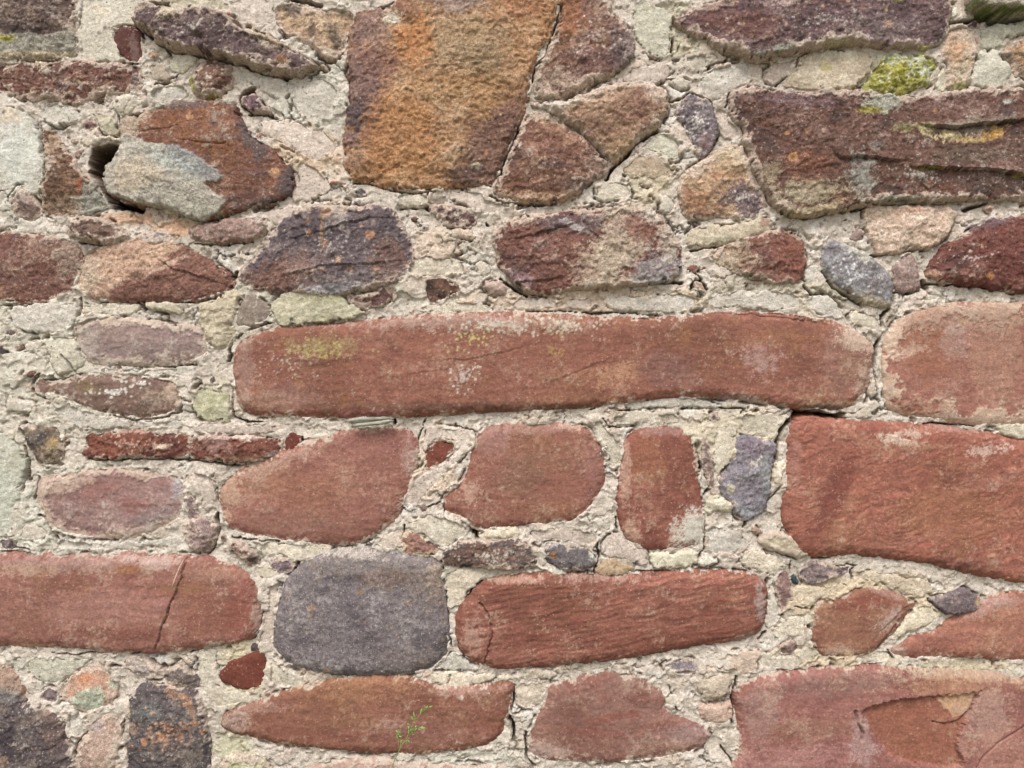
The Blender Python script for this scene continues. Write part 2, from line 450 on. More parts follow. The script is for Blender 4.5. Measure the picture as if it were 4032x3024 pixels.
    for (pts, up, L) in sp['ledges']:
        q = [wall_mm(tile, *a) for a in pts]
        ld, sd = line_dist(X + wob * 1.3, Z + 1.9 * n12b + 0.7 * n4b, q)
        s = ld * sd
        qa = np.array(q); along = np.clip(np.minimum(X - qa[:, 0].min() + 4, qa[:, 0].max() + 4 - X) / 26, 0, 1) if abs(qa[-1, 0] - qa[0, 0]) > abs(qa[-1, 1] - qa[0, 1]) else np.clip(np.minimum(Z - qa[:, 1].min() + 4, qa[:, 1].max() + 4 - Z) / 26, 0, 1)
        h = h + along * np.where(s > 0, 0.75 * up * np.exp(-s / L), -up * 0.5 * np.exp(s / 2.2))
    keep = dn > -5.0 * f.pitch / 1.12
    if K['mat'] == 'mortar':    # all of one lime, little tinted
        col = col + (col.mean(-1, keepdims=True) * np.asarray((1.045, 1.0, 0.94), np.float32) - col) * 0.42
    if K['mat'] == 'sand':      # the red of the sandstone is a dull one
        col = col + (col.mean(-1, keepdims=True) * np.asarray((1.03, 1.0, 0.93), np.float32) - col) * 0.17
    o = grid_mesh(sp['name'], f, i0, i1, j0, j1, keep, h, col, MAT[K['mat']], parent, back=K.get('back', 70), gain=1.09 if K['mat'] == 'mortar' else 1.0)
    if o and sp['label']:
        o['label'] = sp['label']
    return o
# ------------------------------------------------------------------ the stones, read off the photograph tile by tile
CREAM, WHITE, LGREY, MINT = (206, 192, 168), (226, 218, 204), (172, 172, 166), (190, 200, 178)
YEL, OCH, OCHRE_L = (176, 168, 84), (186, 136, 92), (206, 172, 116)
BROWN, DBROWN, RED, PURP = (116, 82, 68), (78, 62, 58), (140, 84, 70), (112, 94, 98)

at_tile('A')
S('stone', 'brown', [(-150, -300), (500, -300), (507, 60), (480, 190), (492, 300), (488, 372), (300, 366), (100, 372), (-150, 362)],
  label='dark brown stone with a grey lichen crust along its lower edge, in the upper corner above the mint plaster',
  cols=[(100, 84, 78), (122, 104, 94), (82, 70, 68), (108, 86, 74)],
  patches=[PP([(-160, 225), (100, 215), (330, 225), (420, 205), (480, 190), (500, 300), (495, 380), (-160, 380)], (168, 164, 150), 0.9, 1.2, 0.8),
           PP([(-160, 335), (500, 330), (500, 385), (-160, 385)], (200, 180, 150), 0.7, 1.0), E(40, 250, 60, 20, YEL, 0.9)])
S('mortar_patch', 'mortar', [(508, -40), (880, -40), (890, 80), (868, 150), (760, 160), (726, 235), (765, 330), (800, 396), (660, 398), (520, 388), (497, 300), (478, 190), (492, 80)],
  cols=[(206, 200, 180), (218, 212, 194), (196, 190, 168), (208, 196, 174)], H=9, rough=0.4, h0=4, patches=[DOT([(680, 180, 14), (705, 178, 9), (640, 212, 12)], (120, 84, 74)), E(640, 60, 70, 40, (214, 196, 170), 0.6)],
  label='smooth cream plaster block pocked with three small holes')
S('stone', 'red', [(760, 163), (850, 162), (915, 212), (902, 262), (916, 350), (892, 408), (800, 394), (768, 330), (728, 282), (722, 238)],
  cols=[(110, 64, 58), (124, 74, 66), (92, 54, 50), (112, 66, 58)], H=8, r=5, smear=0.2, label='small dark red upright chip beside the cream plaster block', patches=[E(860, 300, 30, 90, (150, 130, 124), 0.5)])
S('stone', 'brown', [(905, 40), (990, 33), (1070, 62), (1200, 88), (1300, 62), (1450, 90), (1530, 140), (1560, 218), (1700, 210), (1850, 290), (1960, 365), (2060, 418), (2025, 468), (1900, 494), (1750, 484), (1600, 424), (1440, 374), (1300, 348), (1160, 334), (1075, 305), (1015, 255), (955, 205), (885, 160)],
  cols=[(110, 92, 92), (136, 116, 110), (88, 74, 74), (112, 88, 78)], H=20, r=6, up=4, label='long dark purple brown stone jutting out over the mortar',
  patches=[E(1140, 100, 75, 60, CREAM, 0.95, 20, 1.2, 2), E(1730, 270, 150, 40, (196, 178, 152), 0.7, -28, 1.3), E(1840, 410, 40, 26, (160, 112, 70), 0.7), LI(1300, 220, 260, 90, 60, (188, 180, 170), 1.1)],
  ledges=[([(1540, 240), (1700, 270), (1880, 340), (2050, 410)], 3, 8)])
S('stone', 'pale', [(1792, 22), (1900, 8), (2050, 58), (2200, 48), (2268, 70), (2296, 120), (2270, 220), (2225, 330), (2130, 392), (2060, 332), (1950, 262), (1850, 222), (1800, 160), (1778, 80)],
  cols=[(192, 166, 138), (210, 186, 160), (150, 120, 98), (176, 140, 108)], label='tan rough stone spotted with dark crust beside the long dark stone', patches=[E(1890, 55, 60, 40, (84, 76, 72), 0.7), E(2170, 240, 40, 90, (92, 80, 72), 0.7, 20, 1.4), E(2020, 180, 20, 60, (84, 72, 66), 0.6)])
S('mortar_patch', 'mortar', [(1450, 10), (1600, -30), (1760, -20), (1778, 80), (1795, 150), (1690, 175), (1560, 165), (1530, 105)], cols=[(206, 190, 176), (218, 204, 190), (188, 168, 156), (208, 186, 170)])
S('mortar_patch', 'mortar', [(1080, 40), (1240, 60), (1400, 80), (1520, 60), (1470, 0), (1300, -30), (1080, -20)], cols=[(196, 188, 160), (210, 204, 182), (170, 160, 130), (190, 176, 150)], rough=1.1)
S('stone', 'brown', [(-200, 405), (80, 395), (300, 400), (500, 394), (700, 400), (850, 410), (912, 440), (932, 520), (942, 580), (870, 612), (740, 602), (620, 642), (500, 684), (420, 662), (300, 642), (130, 642), (80, 602), (-200, 562)],
  cols=[(118, 86, 76), (142, 106, 88), (92, 72, 70), (126, 88, 66)], label='flat dark brown stone under the cracked ledge of the lichened corner stone', patches=[E(500, 540, 90, 16, (186, 166, 146), 0.7), E(280, 440, 50, 40, CREAM, 0.8, 0, 1.3, 1), E(880, 520, 40, 60, (150, 144, 138), 0.5), E(525, 570, 18, 12, WHITE, 0.9), LI(450, 520, 380, 90, 50, (178, 160, 146), 1.0)],
  cracks=[([(-100, 470), (120, 520), (260, 560)], 1.2, 1.5)])
S('stone', 'brown', [(1245, 450), (1330, 388), (1420, 384), (1482, 430), (1502, 500), (1505, 556), (1445, 602), (1415, 652), (1340, 662), (1268, 622), (1228, 560), (1235, 500)],
  cols=[(126, 96, 84), (156, 132, 116), (96, 74, 66), (120, 90, 70)], H=17, r=14, label='small round brown stone rimmed with yellow lichen', patches=[E(1230, 560, 36, 70, (170, 164, 90), 0.85), E(1400, 640, 50, 18, (140, 132, 50), 0.8), LI(1370, 520, 90, 110, 60, (198, 184, 168), 1.0)])
S('stone', 'purple', [(1552, 640), (1625, 598), (1682, 640), (1742, 690), (1758, 728), (1680, 718), (1608, 716), (1578, 670)], cols=[(126, 102, 106), (150, 126, 128), (100, 80, 86), (130, 104, 100)], H=13, r=4, label='little lilac flake poking out of a dark cavity')
S('stone', 'purple', [(518, 795), (570, 755), (622, 770), (637, 830), (590, 858), (530, 840)], H=9, r=5, cols=[(132, 104, 100), (150, 126, 118), (110, 88, 86), (136, 104, 96)])
S('stone', 'brown', [(782, 785), (900, 757), (1000, 738), (1100, 690), (1250, 664), (1400, 658), (1512, 680), (1562, 760), (1602, 880), (1700, 922), (1800, 1002), (1880, 1100), (1902, 1180), (1862, 1262), (1780, 1322), (1600, 1342), (1480, 1392), (1392, 1420), (1310, 1442), (1230, 1412), (1100, 1352), (980, 1334), (850, 1312), (740, 1272), (698, 1250), (682, 1150), (705, 1075), (792, 1000), (802, 930), (782, 850)],
  cols=[(126, 90, 76), (146, 108, 90), (104, 78, 72), (136, 94, 68)], H=18, up=2, r=6, rough=0.8, smear=0.25, ang=-8,
  label='big slab with a pale grey flake peeling over its brown face, beside the dark hole',
  patches=[PP([(775, 760), (960, 740), (1010, 770), (900, 830), (960, 890), (780, 900)], (190, 174, 154), 0.85, 1.5),
           E(1200, 690, 250, 30, (112, 100, 100), 0.7), E(1640, 900, 60, 180, (104, 96, 98), 0.7, 25, 1.3), E(1860, 1180, 45, 130, (96, 88, 90), 0.8, -15, 1.2), E(1700, 1310, 160, 30, (104, 94, 92), 0.7, 10),
           PP([(660, 1130), (790, 885), (900, 895), (1000, 945), (1100, 955), (1230, 985), (1350, 1060), (1460, 1140), (1450, 1195), (1350, 1195), (1400, 1250), (1490, 1300), (1440, 1385), (1310, 1460), (1230, 1425), (1000, 1350), (700, 1270)], (187, 181, 168), 0.95, 0.8, 3.0),
           PP([(1100, 940), (1230, 975), (1350, 1060), (1460, 1140), (1450, 1195), (1300, 1180), (1120, 1030)], (142, 140, 142), 0.75, 1.4), E(1180, 1080, 190, 60, (176, 184, 178), 0.6, -25, 1.4), E(900, 1150, 160, 110, (198, 182, 158), 0.7), E(1250, 1330, 200, 70, (176, 172, 156), 0.7, -15),
           LI(1000, 1220, 300, 120, 60, (140, 132, 122), 1.2), DOT([(1250, 768, 24), (1785, 1125, 34)], (196, 156, 118))],
  cracks=[([(920, 870), (1100, 850), (1180, 830)], 1.0, 2), ([(1180, 920), (1380, 950), (1480, 940)], 0.9, 2)])
S('stone', 'brown', [(262, 850), (330, 832), (400, 950), (470, 1000), (495, 1080), (552, 1130), (602, 1170), (662, 1290), (706, 1342), (560, 1398), (430, 1412), (320, 1397), (268, 1342), (258, 1250), (290, 1150), (302, 1050), (268, 950)],
  cols=[(114, 88, 72), (140, 114, 92), (86, 70, 60), (150, 100, 74)], H=12, label='upright brown stone greying towards its foot, left of the dark hole',
  patches=[E(600, 1310, 110, 110, (158, 160, 148), 0.85, 30, 1.2), E(330, 900, 50, 110, (182, 156, 132), 0.7), E(400, 1330, 130, 60, (150, 132, 112), 0.6), E(520, 1210, 20, 60, (160, 92, 66), 0.6)])
S('stone', 'purple', [(62, 1282), (112, 1200), (162, 1212), (204, 1260), (250, 1312), (262, 1370), (202, 1452), (130, 1432), (80, 1382), (48, 1322)], H=11, r=9, cols=[(146, 124, 114), (172, 152, 140), (116, 96, 90), (138, 108, 98)], label='small mottled round stone under the white mortar mass')
S('mortar_patch', 'mortar', [(-200, 690), (100, 688), (200, 740), (247, 830), (262, 950), (290, 1050), (286, 1150), (252, 1250), (205, 1275), (152, 1190), (110, 1190), (60, 1262), (-200, 1270)],
  cols=[(202, 200, 186), (216, 214, 206), (184, 180, 160), (206, 194, 172)], H=11, label='large whitish mortar mass lapping the upright brown stone', patches=[E(120, 1000, 140, 190, (200, 208, 200), 0.7), E(60, 740, 80, 60, (206, 184, 158), 0.7), DOT([(20, 728, 14)], (110, 92, 92))])
S('mortar_patch', 'mortar', [(520, 890), (640, 868), (720, 872), (780, 882), (796, 912), (775, 930), (700, 912), (625, 925), (570, 955), (530, 940)], H=13, r=4, drop=14, cols=[(202, 188, 168), (216, 204, 186), (180, 164, 142), (206, 184, 160)])
S('stone', 'brown', [(428, 1442), (520, 1404), (640, 1410), (760, 1450), (832, 1522), (818, 1572), (720, 1582), (560, 1562), (440, 1522)], cols=[(128, 104, 94), (164, 142, 128), (98, 80, 74), (124, 94, 80)], H=16, r=8, label='flat grey brown stone under the dark hole')
S('stone', 'pale', [(860, 1532), (960, 1490), (1060, 1478), (1152, 1520), (1132, 1582), (1000, 1592), (880, 1572)], cols=[(168, 158, 154), (186, 174, 168), (146, 138, 140), (190, 164, 146)], H=10)
S('stone', 'mauve', [(1228, 1470), (1300, 1440), (1500, 1414), (1640, 1408), (1732, 1440), (1722, 1500), (1640, 1562), (1500, 1572), (1280, 1582), (1228, 1520)], cols=[(158, 132, 122), (182, 160, 148), (134, 112, 106), (160, 132, 112)], H=15, r=7, rough=0.9, smear=0.3, mat='rough', label='flat pinkish stone below the peeling slab')
S('stone', 'pale', [(965, 1342), (1008, 1352), (1050, 1432), (1012, 1462), (978, 1402)], cols=[(204, 196, 180), (214, 208, 194), (186, 178, 160), (200, 190, 170)], H=10, r=3)
S('stone', 'pale', [(1060, 1368), (1140, 1372), (1205, 1398), (1150, 1438), (1080, 1420)], cols=[(196, 170, 140), (210, 188, 160), (170, 140, 112), (190, 150, 112)], H=7, r=4)
S('stone', 'pale', [(925, 700), (1000, 680), (1030, 690), (1010, 735), (950, 752), (918, 735)], cols=[(196, 182, 158), (208, 196, 176), (160, 146, 120), (180, 160, 130)], H=12, r=4)
S('mortar_patch', 'mortar', [(600, 720), (720, 740), (775, 790), (770, 870), (735, 888), (665, 870), (632, 800)], cols=[(190, 182, 152), (206, 200, 176), (160, 148, 118), (180, 166, 130)], H=12, rough=1.1)
S('mortar_patch', 'mortar', [(725, 650), (850, 612), (935, 640), (940, 690), (860, 735), (780, 765), (735, 720)], cols=[(202, 194, 172), (216, 210, 194), (178, 166, 140), (196, 180, 152)], H=13, rough=1.1)
S('mortar_patch', 'mortar', [(1100, 360), (1220, 340), (1285, 370), (1270, 420), (1180, 480), (1100, 480), (1080, 420)], cols=[(194, 190, 166), (210, 206, 188), (166, 158, 130), (190, 176, 146)], H=11)
S('mortar_patch', 'mortar', [(955, 400), (1050, 395), (1090, 470), (1110, 495), (1030, 545), (960, 500)], cols=[(196, 176, 154), (210, 194, 176), (168, 148, 124), (190, 168, 140)], H=9)

at_tile('W')
S('stone', 'brown', [(-80, 505), (40, 500), (130, 508), (172, 530), (176, 565), (164, 605), (146, 640), (60, 656), (-80, 645)], cols=[(126, 92, 82), (148, 116, 102), (106, 80, 76), (132, 96, 78)], label='broad brown stone left of the split tan slab, at the wall\'s weathered end', smear=0.6,
  patches=[E(150, 560, 34, 60, (172, 158, 142), 0.6, 0, 1.5)], rough=0.9)
S('stone', 'pale', [(180, 545), (240, 520), (320, 517), (385, 520), (430, 545), (508, 602), (490, 628), (430, 650), (300, 651), (210, 648), (166, 628), (166, 580)],
  cols=[(192, 160, 138), (206, 178, 156), (166, 134, 116), (196, 160, 124)], H=12, smear=0.4, label='split tan slab half overlain by brown, with a dark hollow at its tip',
  patches=[PP([(235, 655), (240, 622), (290, 602), (350, 572), (372, 545), (400, 528), (440, 548), (515, 602), (480, 640), (400, 655)], (128, 92, 82), 0.9, 1.6), E(360, 575, 60, 6, (206, 180, 158), 0.7, 28, 1.2), E(190, 590, 26, 50, (186, 172, 152), 0.6)],
  ledges=[([(333, 553), (370, 576), (430, 596), (488, 616)], 3.0, 7)])
S('stone', 'purple', [(508, 606), (530, 570), (570, 530), (600, 490), (640, 450), (700, 443), (760, 450), (810, 440), (852, 455), (868, 490), (887, 520), (897, 560), (872, 592), (860, 612), (800, 626), (745, 636), (700, 641), (610, 633), (575, 625), (540, 620)],
  cols=[(116, 102, 104), (148, 134, 130), (88, 78, 82), (124, 92, 82)], H=16, rough=1.15, label='purple grey stone dotted with orange lichen spots',
  patches=[E(600, 595, 75, 34, (130, 96, 84), 0.8, 15), E(840, 560, 40, 50, (128, 98, 86), 0.6), E(720, 622, 60, 14, (158, 158, 160), 0.6), E(650, 560, 60, 26, (140, 116, 108), 0.5),
           DOT([(710, 463, 11), (672, 505, 7), (708, 529, 8), (801, 508, 11), (735, 564, 8), (760, 583, 6), (815, 582, 6), (668, 480, 5), (783, 490, 3), (700, 583, 4)], (198, 150, 114)), PP([(694, 452), (702, 452), (701, 545), (694, 545)], (178, 142, 108), 0.7, 0.6), LI(720, 540, 130, 60, 90, (182, 174, 168), 1.0)],
  ledges=[([(610, 520), (700, 500), (800, 470), (860, 470)], 2.5, 9), ([(600, 600), (700, 575), (800, 570), (880, 560)], 2, 8)])
S('mortar_patch', 'mortar', [(582, 660), (600, 635), (660, 618), (735, 632), (752, 650), (780, 668), (792, 676), (765, 690), (700, 700), (615, 709), (590, 690)], cols=[(190, 186, 152), (208, 204, 180), (164, 158, 120), (196, 186, 150)], H=13, rough=0.7, label='greenish mortar lump over the end of the long red block',
  patches=[DOT([(631, 690, 4)], (60, 66, 70)), E(690, 645, 60, 12, (170, 168, 110), 0.5)])
S('stone', 'brown', [(748, 630), (800, 637), (845, 611), (860, 645), (800, 669), (755, 662)], cols=[(116, 88, 84), (140, 112, 106), (94, 74, 72), (118, 88, 78)], H=12, r=5)
at_tile('D')
S('stone', 'mauve', [(1592, 245), (1640, 238), (1742, 330), (1757, 400), (1640, 474), (1518, 456), (1540, 340)], cols=[(164, 146, 136), (178, 160, 148), (146, 128, 120), (166, 148, 130)], H=11, r=5, rough=0.4, smear=0.1, label='smooth grey triangular chip above the end of the long red block')
S('mortar_patch', 'mortar', [(1275, 300), (1400, 280), (1480, 200), (1590, 245), (1540, 340), (1515, 456), (1590, 480), (1500, 560), (1470, 610), (1370, 620), (1320, 540), (1290, 440)], cols=[(198, 184, 152), (212, 200, 172), (172, 158, 126), (202, 184, 148)], H=10, rough=1.0, r=8, patches=[E(1480, 440, 26, 30, (150, 124, 112), 0.7)])
S('stone', 'mauve', [(480, 420), (620, 388), (800, 400), (1000, 430), (1200, 440), (1302, 470), (1342, 560), (1342, 640), (1200, 692), (1050, 712), (900, 712), (700, 706), (550, 682), (508, 600), (474, 500)],
  cols=[(166, 134, 126), (188, 164, 152), (144, 116, 112), (170, 136, 116)], label='mottled mauve stone with a pale top edge, left of the long red block', dust=0.12, patches=[E(800, 600, 300, 60, (132, 112, 110), 0.5, 0, 1.6), E(560, 560, 80, 110, (178, 166, 156), 0.6), E(800, 420, 320, 30, (200, 178, 160), 0.7)])
S('stone', 'mauve', [(210, 825), (250, 788), (350, 815), (480, 775), (650, 775), (850, 775), (1050, 790), (1132, 812), (1152, 920), (1142, 1000), (1050, 1042), (920, 1062), (780, 1042), (600, 1002), (430, 932), (320, 902), (270, 922), (215, 880)],
  cols=[(138, 104, 96), (170, 142, 130), (112, 86, 80), (144, 108, 84)], smear=0.45, rough=0.7, label='tongue shaped brown stone flecked with white lichen, pointing left',
  patches=[LI(720, 880, 160, 45, 55, (222, 220, 212), 1.5), LI(900, 830, 120, 40, 20, (216, 212, 204), 1.2), E(700, 960, 300, 50, (124, 96, 86), 0.6, -10, 1.4), E(560, 850, 70, 40, (150, 126, 80), 0.5), E(1110, 880, 50, 90, (198, 172, 150), 0.7)])
S('mortar_patch', 'mortar', [(1250, 830), (1400, 850), (1490, 880), (1502, 960), (1490, 1060), (1440, 1086), (1280, 1062), (1238, 1000)], cols=[(184, 182, 142), (202, 200, 168), (160, 160, 112), (190, 180, 148)], H=9, rough=0.6, label='square block of green tinged mortar touching the long red block')
S('mortar_patch', 'mortar', [(278, 520), (470, 508), (520, 600), (552, 700), (470, 757), (360, 782), (310, 680), (268, 580)], cols=[(206, 200, 178), (218, 214, 198), (190, 182, 156), (204, 190, 164)], H=11, r=5, cracks=[([(400, 640), (440, 690), (470, 745)], 1.6, 6)])
S('stone', 'dark', [(-60, 530), (10, 545), (62, 622), (10, 660), (-60, 680)], H=10, r=5)
S('mortar_patch', 'mortar', [(930, 300), (1100, 288), (1160, 330), (1212, 362), (1168, 382), (1000, 352), (925, 340)], cols=[(192, 182, 154), (208, 200, 178), (160, 152, 118), (180, 170, 130)], H=14, r=4)
S('stone', 'dark', [(120, 1097), (260, 1090), (372, 1120), (402, 1200), (412, 1270), (392, 1350), (310, 1372), (240, 1342), (180, 1242), (148, 1160)], cols=[(124, 108, 94), (164, 146, 124), (84, 74, 68), (136, 110, 84)], smear=0.5, label='small dark blotched stone at the end of the thin red courses', patches=[E(230, 1190, 70, 80, (76, 70, 68), 0.7, 0, 1.5), E(340, 1220, 30, 40, (178, 150, 100), 0.7), E(350, 1300, 50, 60, (100, 88, 70), 0.6)])
S('stone', 'red', [(378, 1132), (400, 1140), (432, 1200), (402, 1212)], H=8, r=2, cols=[(172, 108, 76), (186, 128, 94), (150, 92, 64), (170, 110, 80)], smear=0)
S('stone', 'brown', [(562, 1150), (750, 1140), (900, 1130), (1050, 1145), (1180, 1155), (1232, 1172), (1226, 1280), (1180, 1310), (1000, 1314), (800, 1312), (560, 1312), (510, 1295), (550, 1240)],
  cols=[(128, 84, 72), (152, 112, 98), (104, 68, 62), (140, 88, 70)], smear=0.55, r=7, dust=0.08, label='thin red brown stone flecked with cream, left one of the split pair', patches=[E(1050, 1232, 50, 20, (226, 208, 184), 0.9), E(900, 1135, 320, 14, (206, 178, 164), 0.6), LI(850, 1220, 280, 60, 70, (196, 170, 158), 1.0)])
S('stone', 'brown', [(1238, 1174), (1400, 1155), (1600, 1175), (1750, 1168), (1817, 1200), (1817, 1270), (1720, 1332), (1560, 1347), (1400, 1332), (1222, 1312), (1233, 1250)],
  cols=[(124, 80, 68), (156, 118, 106), (100, 66, 58), (136, 86, 66)], smear=0.6, r=7, dust=0.1, label='thin red brown stone with a white crusted top, right one of the split pair', patches=[E(1600, 1170, 230, 26, (222, 200, 188), 0.9, 0, 1.5), E(1400, 1220, 110, 60, (166, 136, 128), 0.6), E(1600, 1320, 250, 18, (134, 118, 98), 0.6), E(1770, 1300, 50, 30, (158, 152, 148), 0.6)])
S('stone', 'red', [(1872, 1148), (1902, 1148), (1950, 1182), (1924, 1262), (1880, 1288), (1835, 1278), (1850, 1200)], cols=[(122, 60, 50), (138, 74, 62), (104, 50, 44), (126, 66, 54)], smear=0.1, H=9, r=4, label='dark red wedge chip at the end of the thin red pair')
S('mortar_patch', 'mortar', [(-200, 1122), (40, 1130), (120, 1250), (168, 1302), (132, 1500), (92, 1659), (112, 1740), (62, 1832), (-200, 1850)], cols=[(192, 196, 176), (204, 208, 192), (174, 174, 148), (196, 192, 168)], H=9, rough=0.5, label='mint coloured plaster patch low at the edge of the wall', patches=[E(20, 1560, 90, 160, (188, 202, 184), 0.5)])
S('stone', 'mauve', [(238, 1442), (400, 1408), (600, 1380), (800, 1378), (1000, 1408), (1150, 1430), (1188, 1500), (1172, 1620), (1152, 1722), (1000, 1792), (900, 1822), (700, 1832), (500, 1822), (350, 1792), (280, 1702), (238, 1600)],
  cols=[(168, 134, 128), (188, 160, 150), (148, 112, 106), (164, 122, 108)], smear=0.85, smc=(200, 176, 158), label='mauve stone with a red heart and a pale rim, above the cracked long red block', r=15,
  patches=[E(640, 1500, 130, 60, (148, 96, 88), 0.7), E(870, 1620, 90, 50, (146, 86, 78), 0.7), E(800, 1560, 300, 150, (158, 116, 110), 0.35), E(1000, 1690, 160, 60, (128, 116, 114), 0.5, 20), E(1140, 1510, 30, 80, (186, 188, 196), 0.6), E(420, 1480, 190, 60, (206, 182, 162), 0.6, 10)])
S('stone', 'purple', [(1215, 1545), (1240, 1535), (1262, 1570), (1290, 1680), (1262, 1730), (1218, 1700), (1202, 1620)], H=9, r=5, cols=[(136, 116, 114), (160, 142, 134), (106, 92, 92), (140, 118, 108)])
at_tile('G')
S('stone', 'purple', [(1202, 60), (1300, 28), (1372, 60), (1408, 100), (1392, 200), (1342, 272), (1232, 252), (1188, 150)], cols=[(148, 128, 122), (178, 158, 148), (112, 96, 94), (150, 124, 112)], H=13, r=7, label='small upright mottled stone wedged between two red blocks')
at_tile('W')
S('stone', 'red', [(500, 765), (518, 732), (560, 710), (620, 700), (700, 698), (780, 690), (850, 681), (950, 673), (1100, 672), (1250, 679), (1400, 686), (1450, 681), (1520, 673), (1640, 671), (1730, 679), (1800, 690), (1855, 714), (1891, 742), (1886, 800), (1872, 850), (1832, 891), (1720, 886), (1590, 863), (1450, 861), (1380, 871), (1280, 883), (1150, 891), (1020, 894), (850, 906), (750, 906), (600, 905), (530, 896), (506, 870), (502, 800)],
  cols=[(158, 102, 86), (172, 122, 106), (134, 84, 72), (158, 108, 76)], smear=0.45, H=17, lam=0.9, ang=5, lsize=7, grow=0.6, label='longest red block, its top edge crusted with white and yellow lichen',
  patches=[E(1000, 696, 260, 18, (186, 160, 148), 0.6, 0, 1.6), LI(700, 755, 90, 26, 170, (176, 162, 96), 1.3), LI(1080, 702, 150, 26, 200, (198, 186, 172), 1.4), LI(1020, 730, 80, 40, 60, (190, 180, 110), 1.2), LI(1230, 705, 90, 25, 110, (200, 188, 168), 1.4), LI(1000, 810, 50, 50, 90, (204, 192, 184), 1.1), LI(1190, 760, 40, 50, 40, (186, 170, 90), 1.1), LI(620, 780, 100, 70, 80, (196, 180, 168), 0.9),
           E(700, 748, 70, 22, (168, 148, 100), 0.5, 0, 1.6), E(1330, 810, 50, 24, (196, 148, 112), 0.6, 15, 1.3), E(1440, 800, 60, 40, (134, 96, 92), 0.5), E(1640, 775, 30, 40, (190, 160, 158), 0.55, 60, 1.6), E(1830, 770, 60, 90, (152, 118, 108), 0.4), E(1850, 735, 50, 30, (204, 180, 160), 0.8, -30, 1.4), E(1870, 830, 24, 60, (196, 170, 150), 0.6), E(620, 860, 90, 30, (160, 128, 118), 0.4), E(530, 800, 24, 80, (172, 144, 134), 0.5), E(1000, 880, 300, 12, (100, 74, 58), 0.5), E(1800, 875, 60, 10, (190, 164, 130), 0.6), E(1780, 882, 40, 9, (96, 78, 74), 0.7), E(1580, 865, 60, 14, (150, 124, 122), 0.6), E(790, 895, 55, 9, (160, 98, 92), 0.9), E(1240, 760, 150, 30, (140, 86, 70), 0.4, 10), E(1680, 730, 90, 20, (156, 104, 74), 0.5)],
  ledges=[([(940, 778), (1010, 776), (1080, 762), (1150, 745)], 0.9, 14), ([(850, 815), (930, 800), (1000, 795)], 0.6, 12), ([(1180, 830), (1250, 800), (1330, 770)], 0.8, 14), ([(1500, 673), (1640, 681), (1740, 690), (1800, 705)], 2.0, 5)],
  cracks=[([(1640, 676), (1720, 683), (1780, 695)], 1.2, 3)])
S('stone', 'red', [(1912, 732), (1942, 690), (1992, 665), (2100, 652), (2290, 645), (2290, 920), (2150, 919), (2050, 911), (1960, 896), (1916, 880), (1911, 800)],
  cols=[(166, 112, 94), (182, 138, 118), (148, 94, 80), (168, 120, 92)], smear=0.8, sw=20, r=18, label='red block right of the longest block, its near rim smeared with pink mortar', smc=(206, 178, 154),
  patches=[E(2010, 740, 60, 90, (156, 100, 78), 0.6), E(2080, 690, 140, 30, (176, 146, 128), 0.55), E(1925, 720, 24, 60, (212, 182, 160), 0.8), E(1990, 880, 60, 20, (146, 92, 72), 0.6), E(2150, 760, 60, 110, (176, 134, 112), 0.5), E(1960, 762, 40, 10, (214, 186, 164), 0.6, 20), E(2060, 740, 30, 40, (180, 160, 156), 0.4), DOT([(2080, 693, 4)], YEL)])
at_tile('W')
S('stone', 'red', [(1702, 940), (1716, 906), (1740, 898), (1850, 906), (2000, 913), (2140, 931), (2180, 946), (2330, 960), (2330, 1275), (2200, 1262), (2100, 1246), (2000, 1221), (1850, 1201), (1762, 1206), (1712, 1200), (1690, 1130), (1686, 1080), (1696, 1000)],
  cols=[(156, 94, 80), (172, 112, 96), (134, 76, 66), (162, 106, 78)], smear=0.12, r=22, H=19, own_lam=1, ang=14, lsize=7, bend=9, lam=1.2, grow=0.4, label='largest red block with swirling bedding lines',
  patches=[E(1930, 950, 55, 10, (214, 186, 168), 0.95, -8, 1.6, 0.5), E(1965, 938, 40, 9, (210, 182, 164), 0.8, 0, 1.6), E(2000, 965, 60, 7, (186, 136, 108), 0.6), E(2130, 970, 40, 12, (204, 172, 160), 0.85, 10, 1.6), E(1800, 1060, 26, 110, (124, 66, 58), 0.6, -25), E(2050, 1110, 130, 60, (168, 112, 82), 0.5), E(1850, 1170, 100, 26, (150, 98, 76), 0.4), E(2130, 1040, 100, 18, (176, 120, 106), 0.4, 10), E(1990, 1160, 150, 12, (178, 116, 100), 0.4, 14), E(2050, 1220, 130, 14, (128, 82, 72), 0.5), E(1715, 1000, 14, 70, (166, 116, 104), 0.6), E(2080, 925, 80, 10, (178, 138, 126), 0.6)])
S('stone', 'mauve', [(1640, 1170), (1660, 1146), (1692, 1144), (1708, 1158), (1742, 1172), (1752, 1200), (1722, 1206), (1672, 1192), (1645, 1180)], cols=[(186, 164, 144), (200, 182, 164), (160, 130, 116), (180, 150, 130)], H=13, r=8)
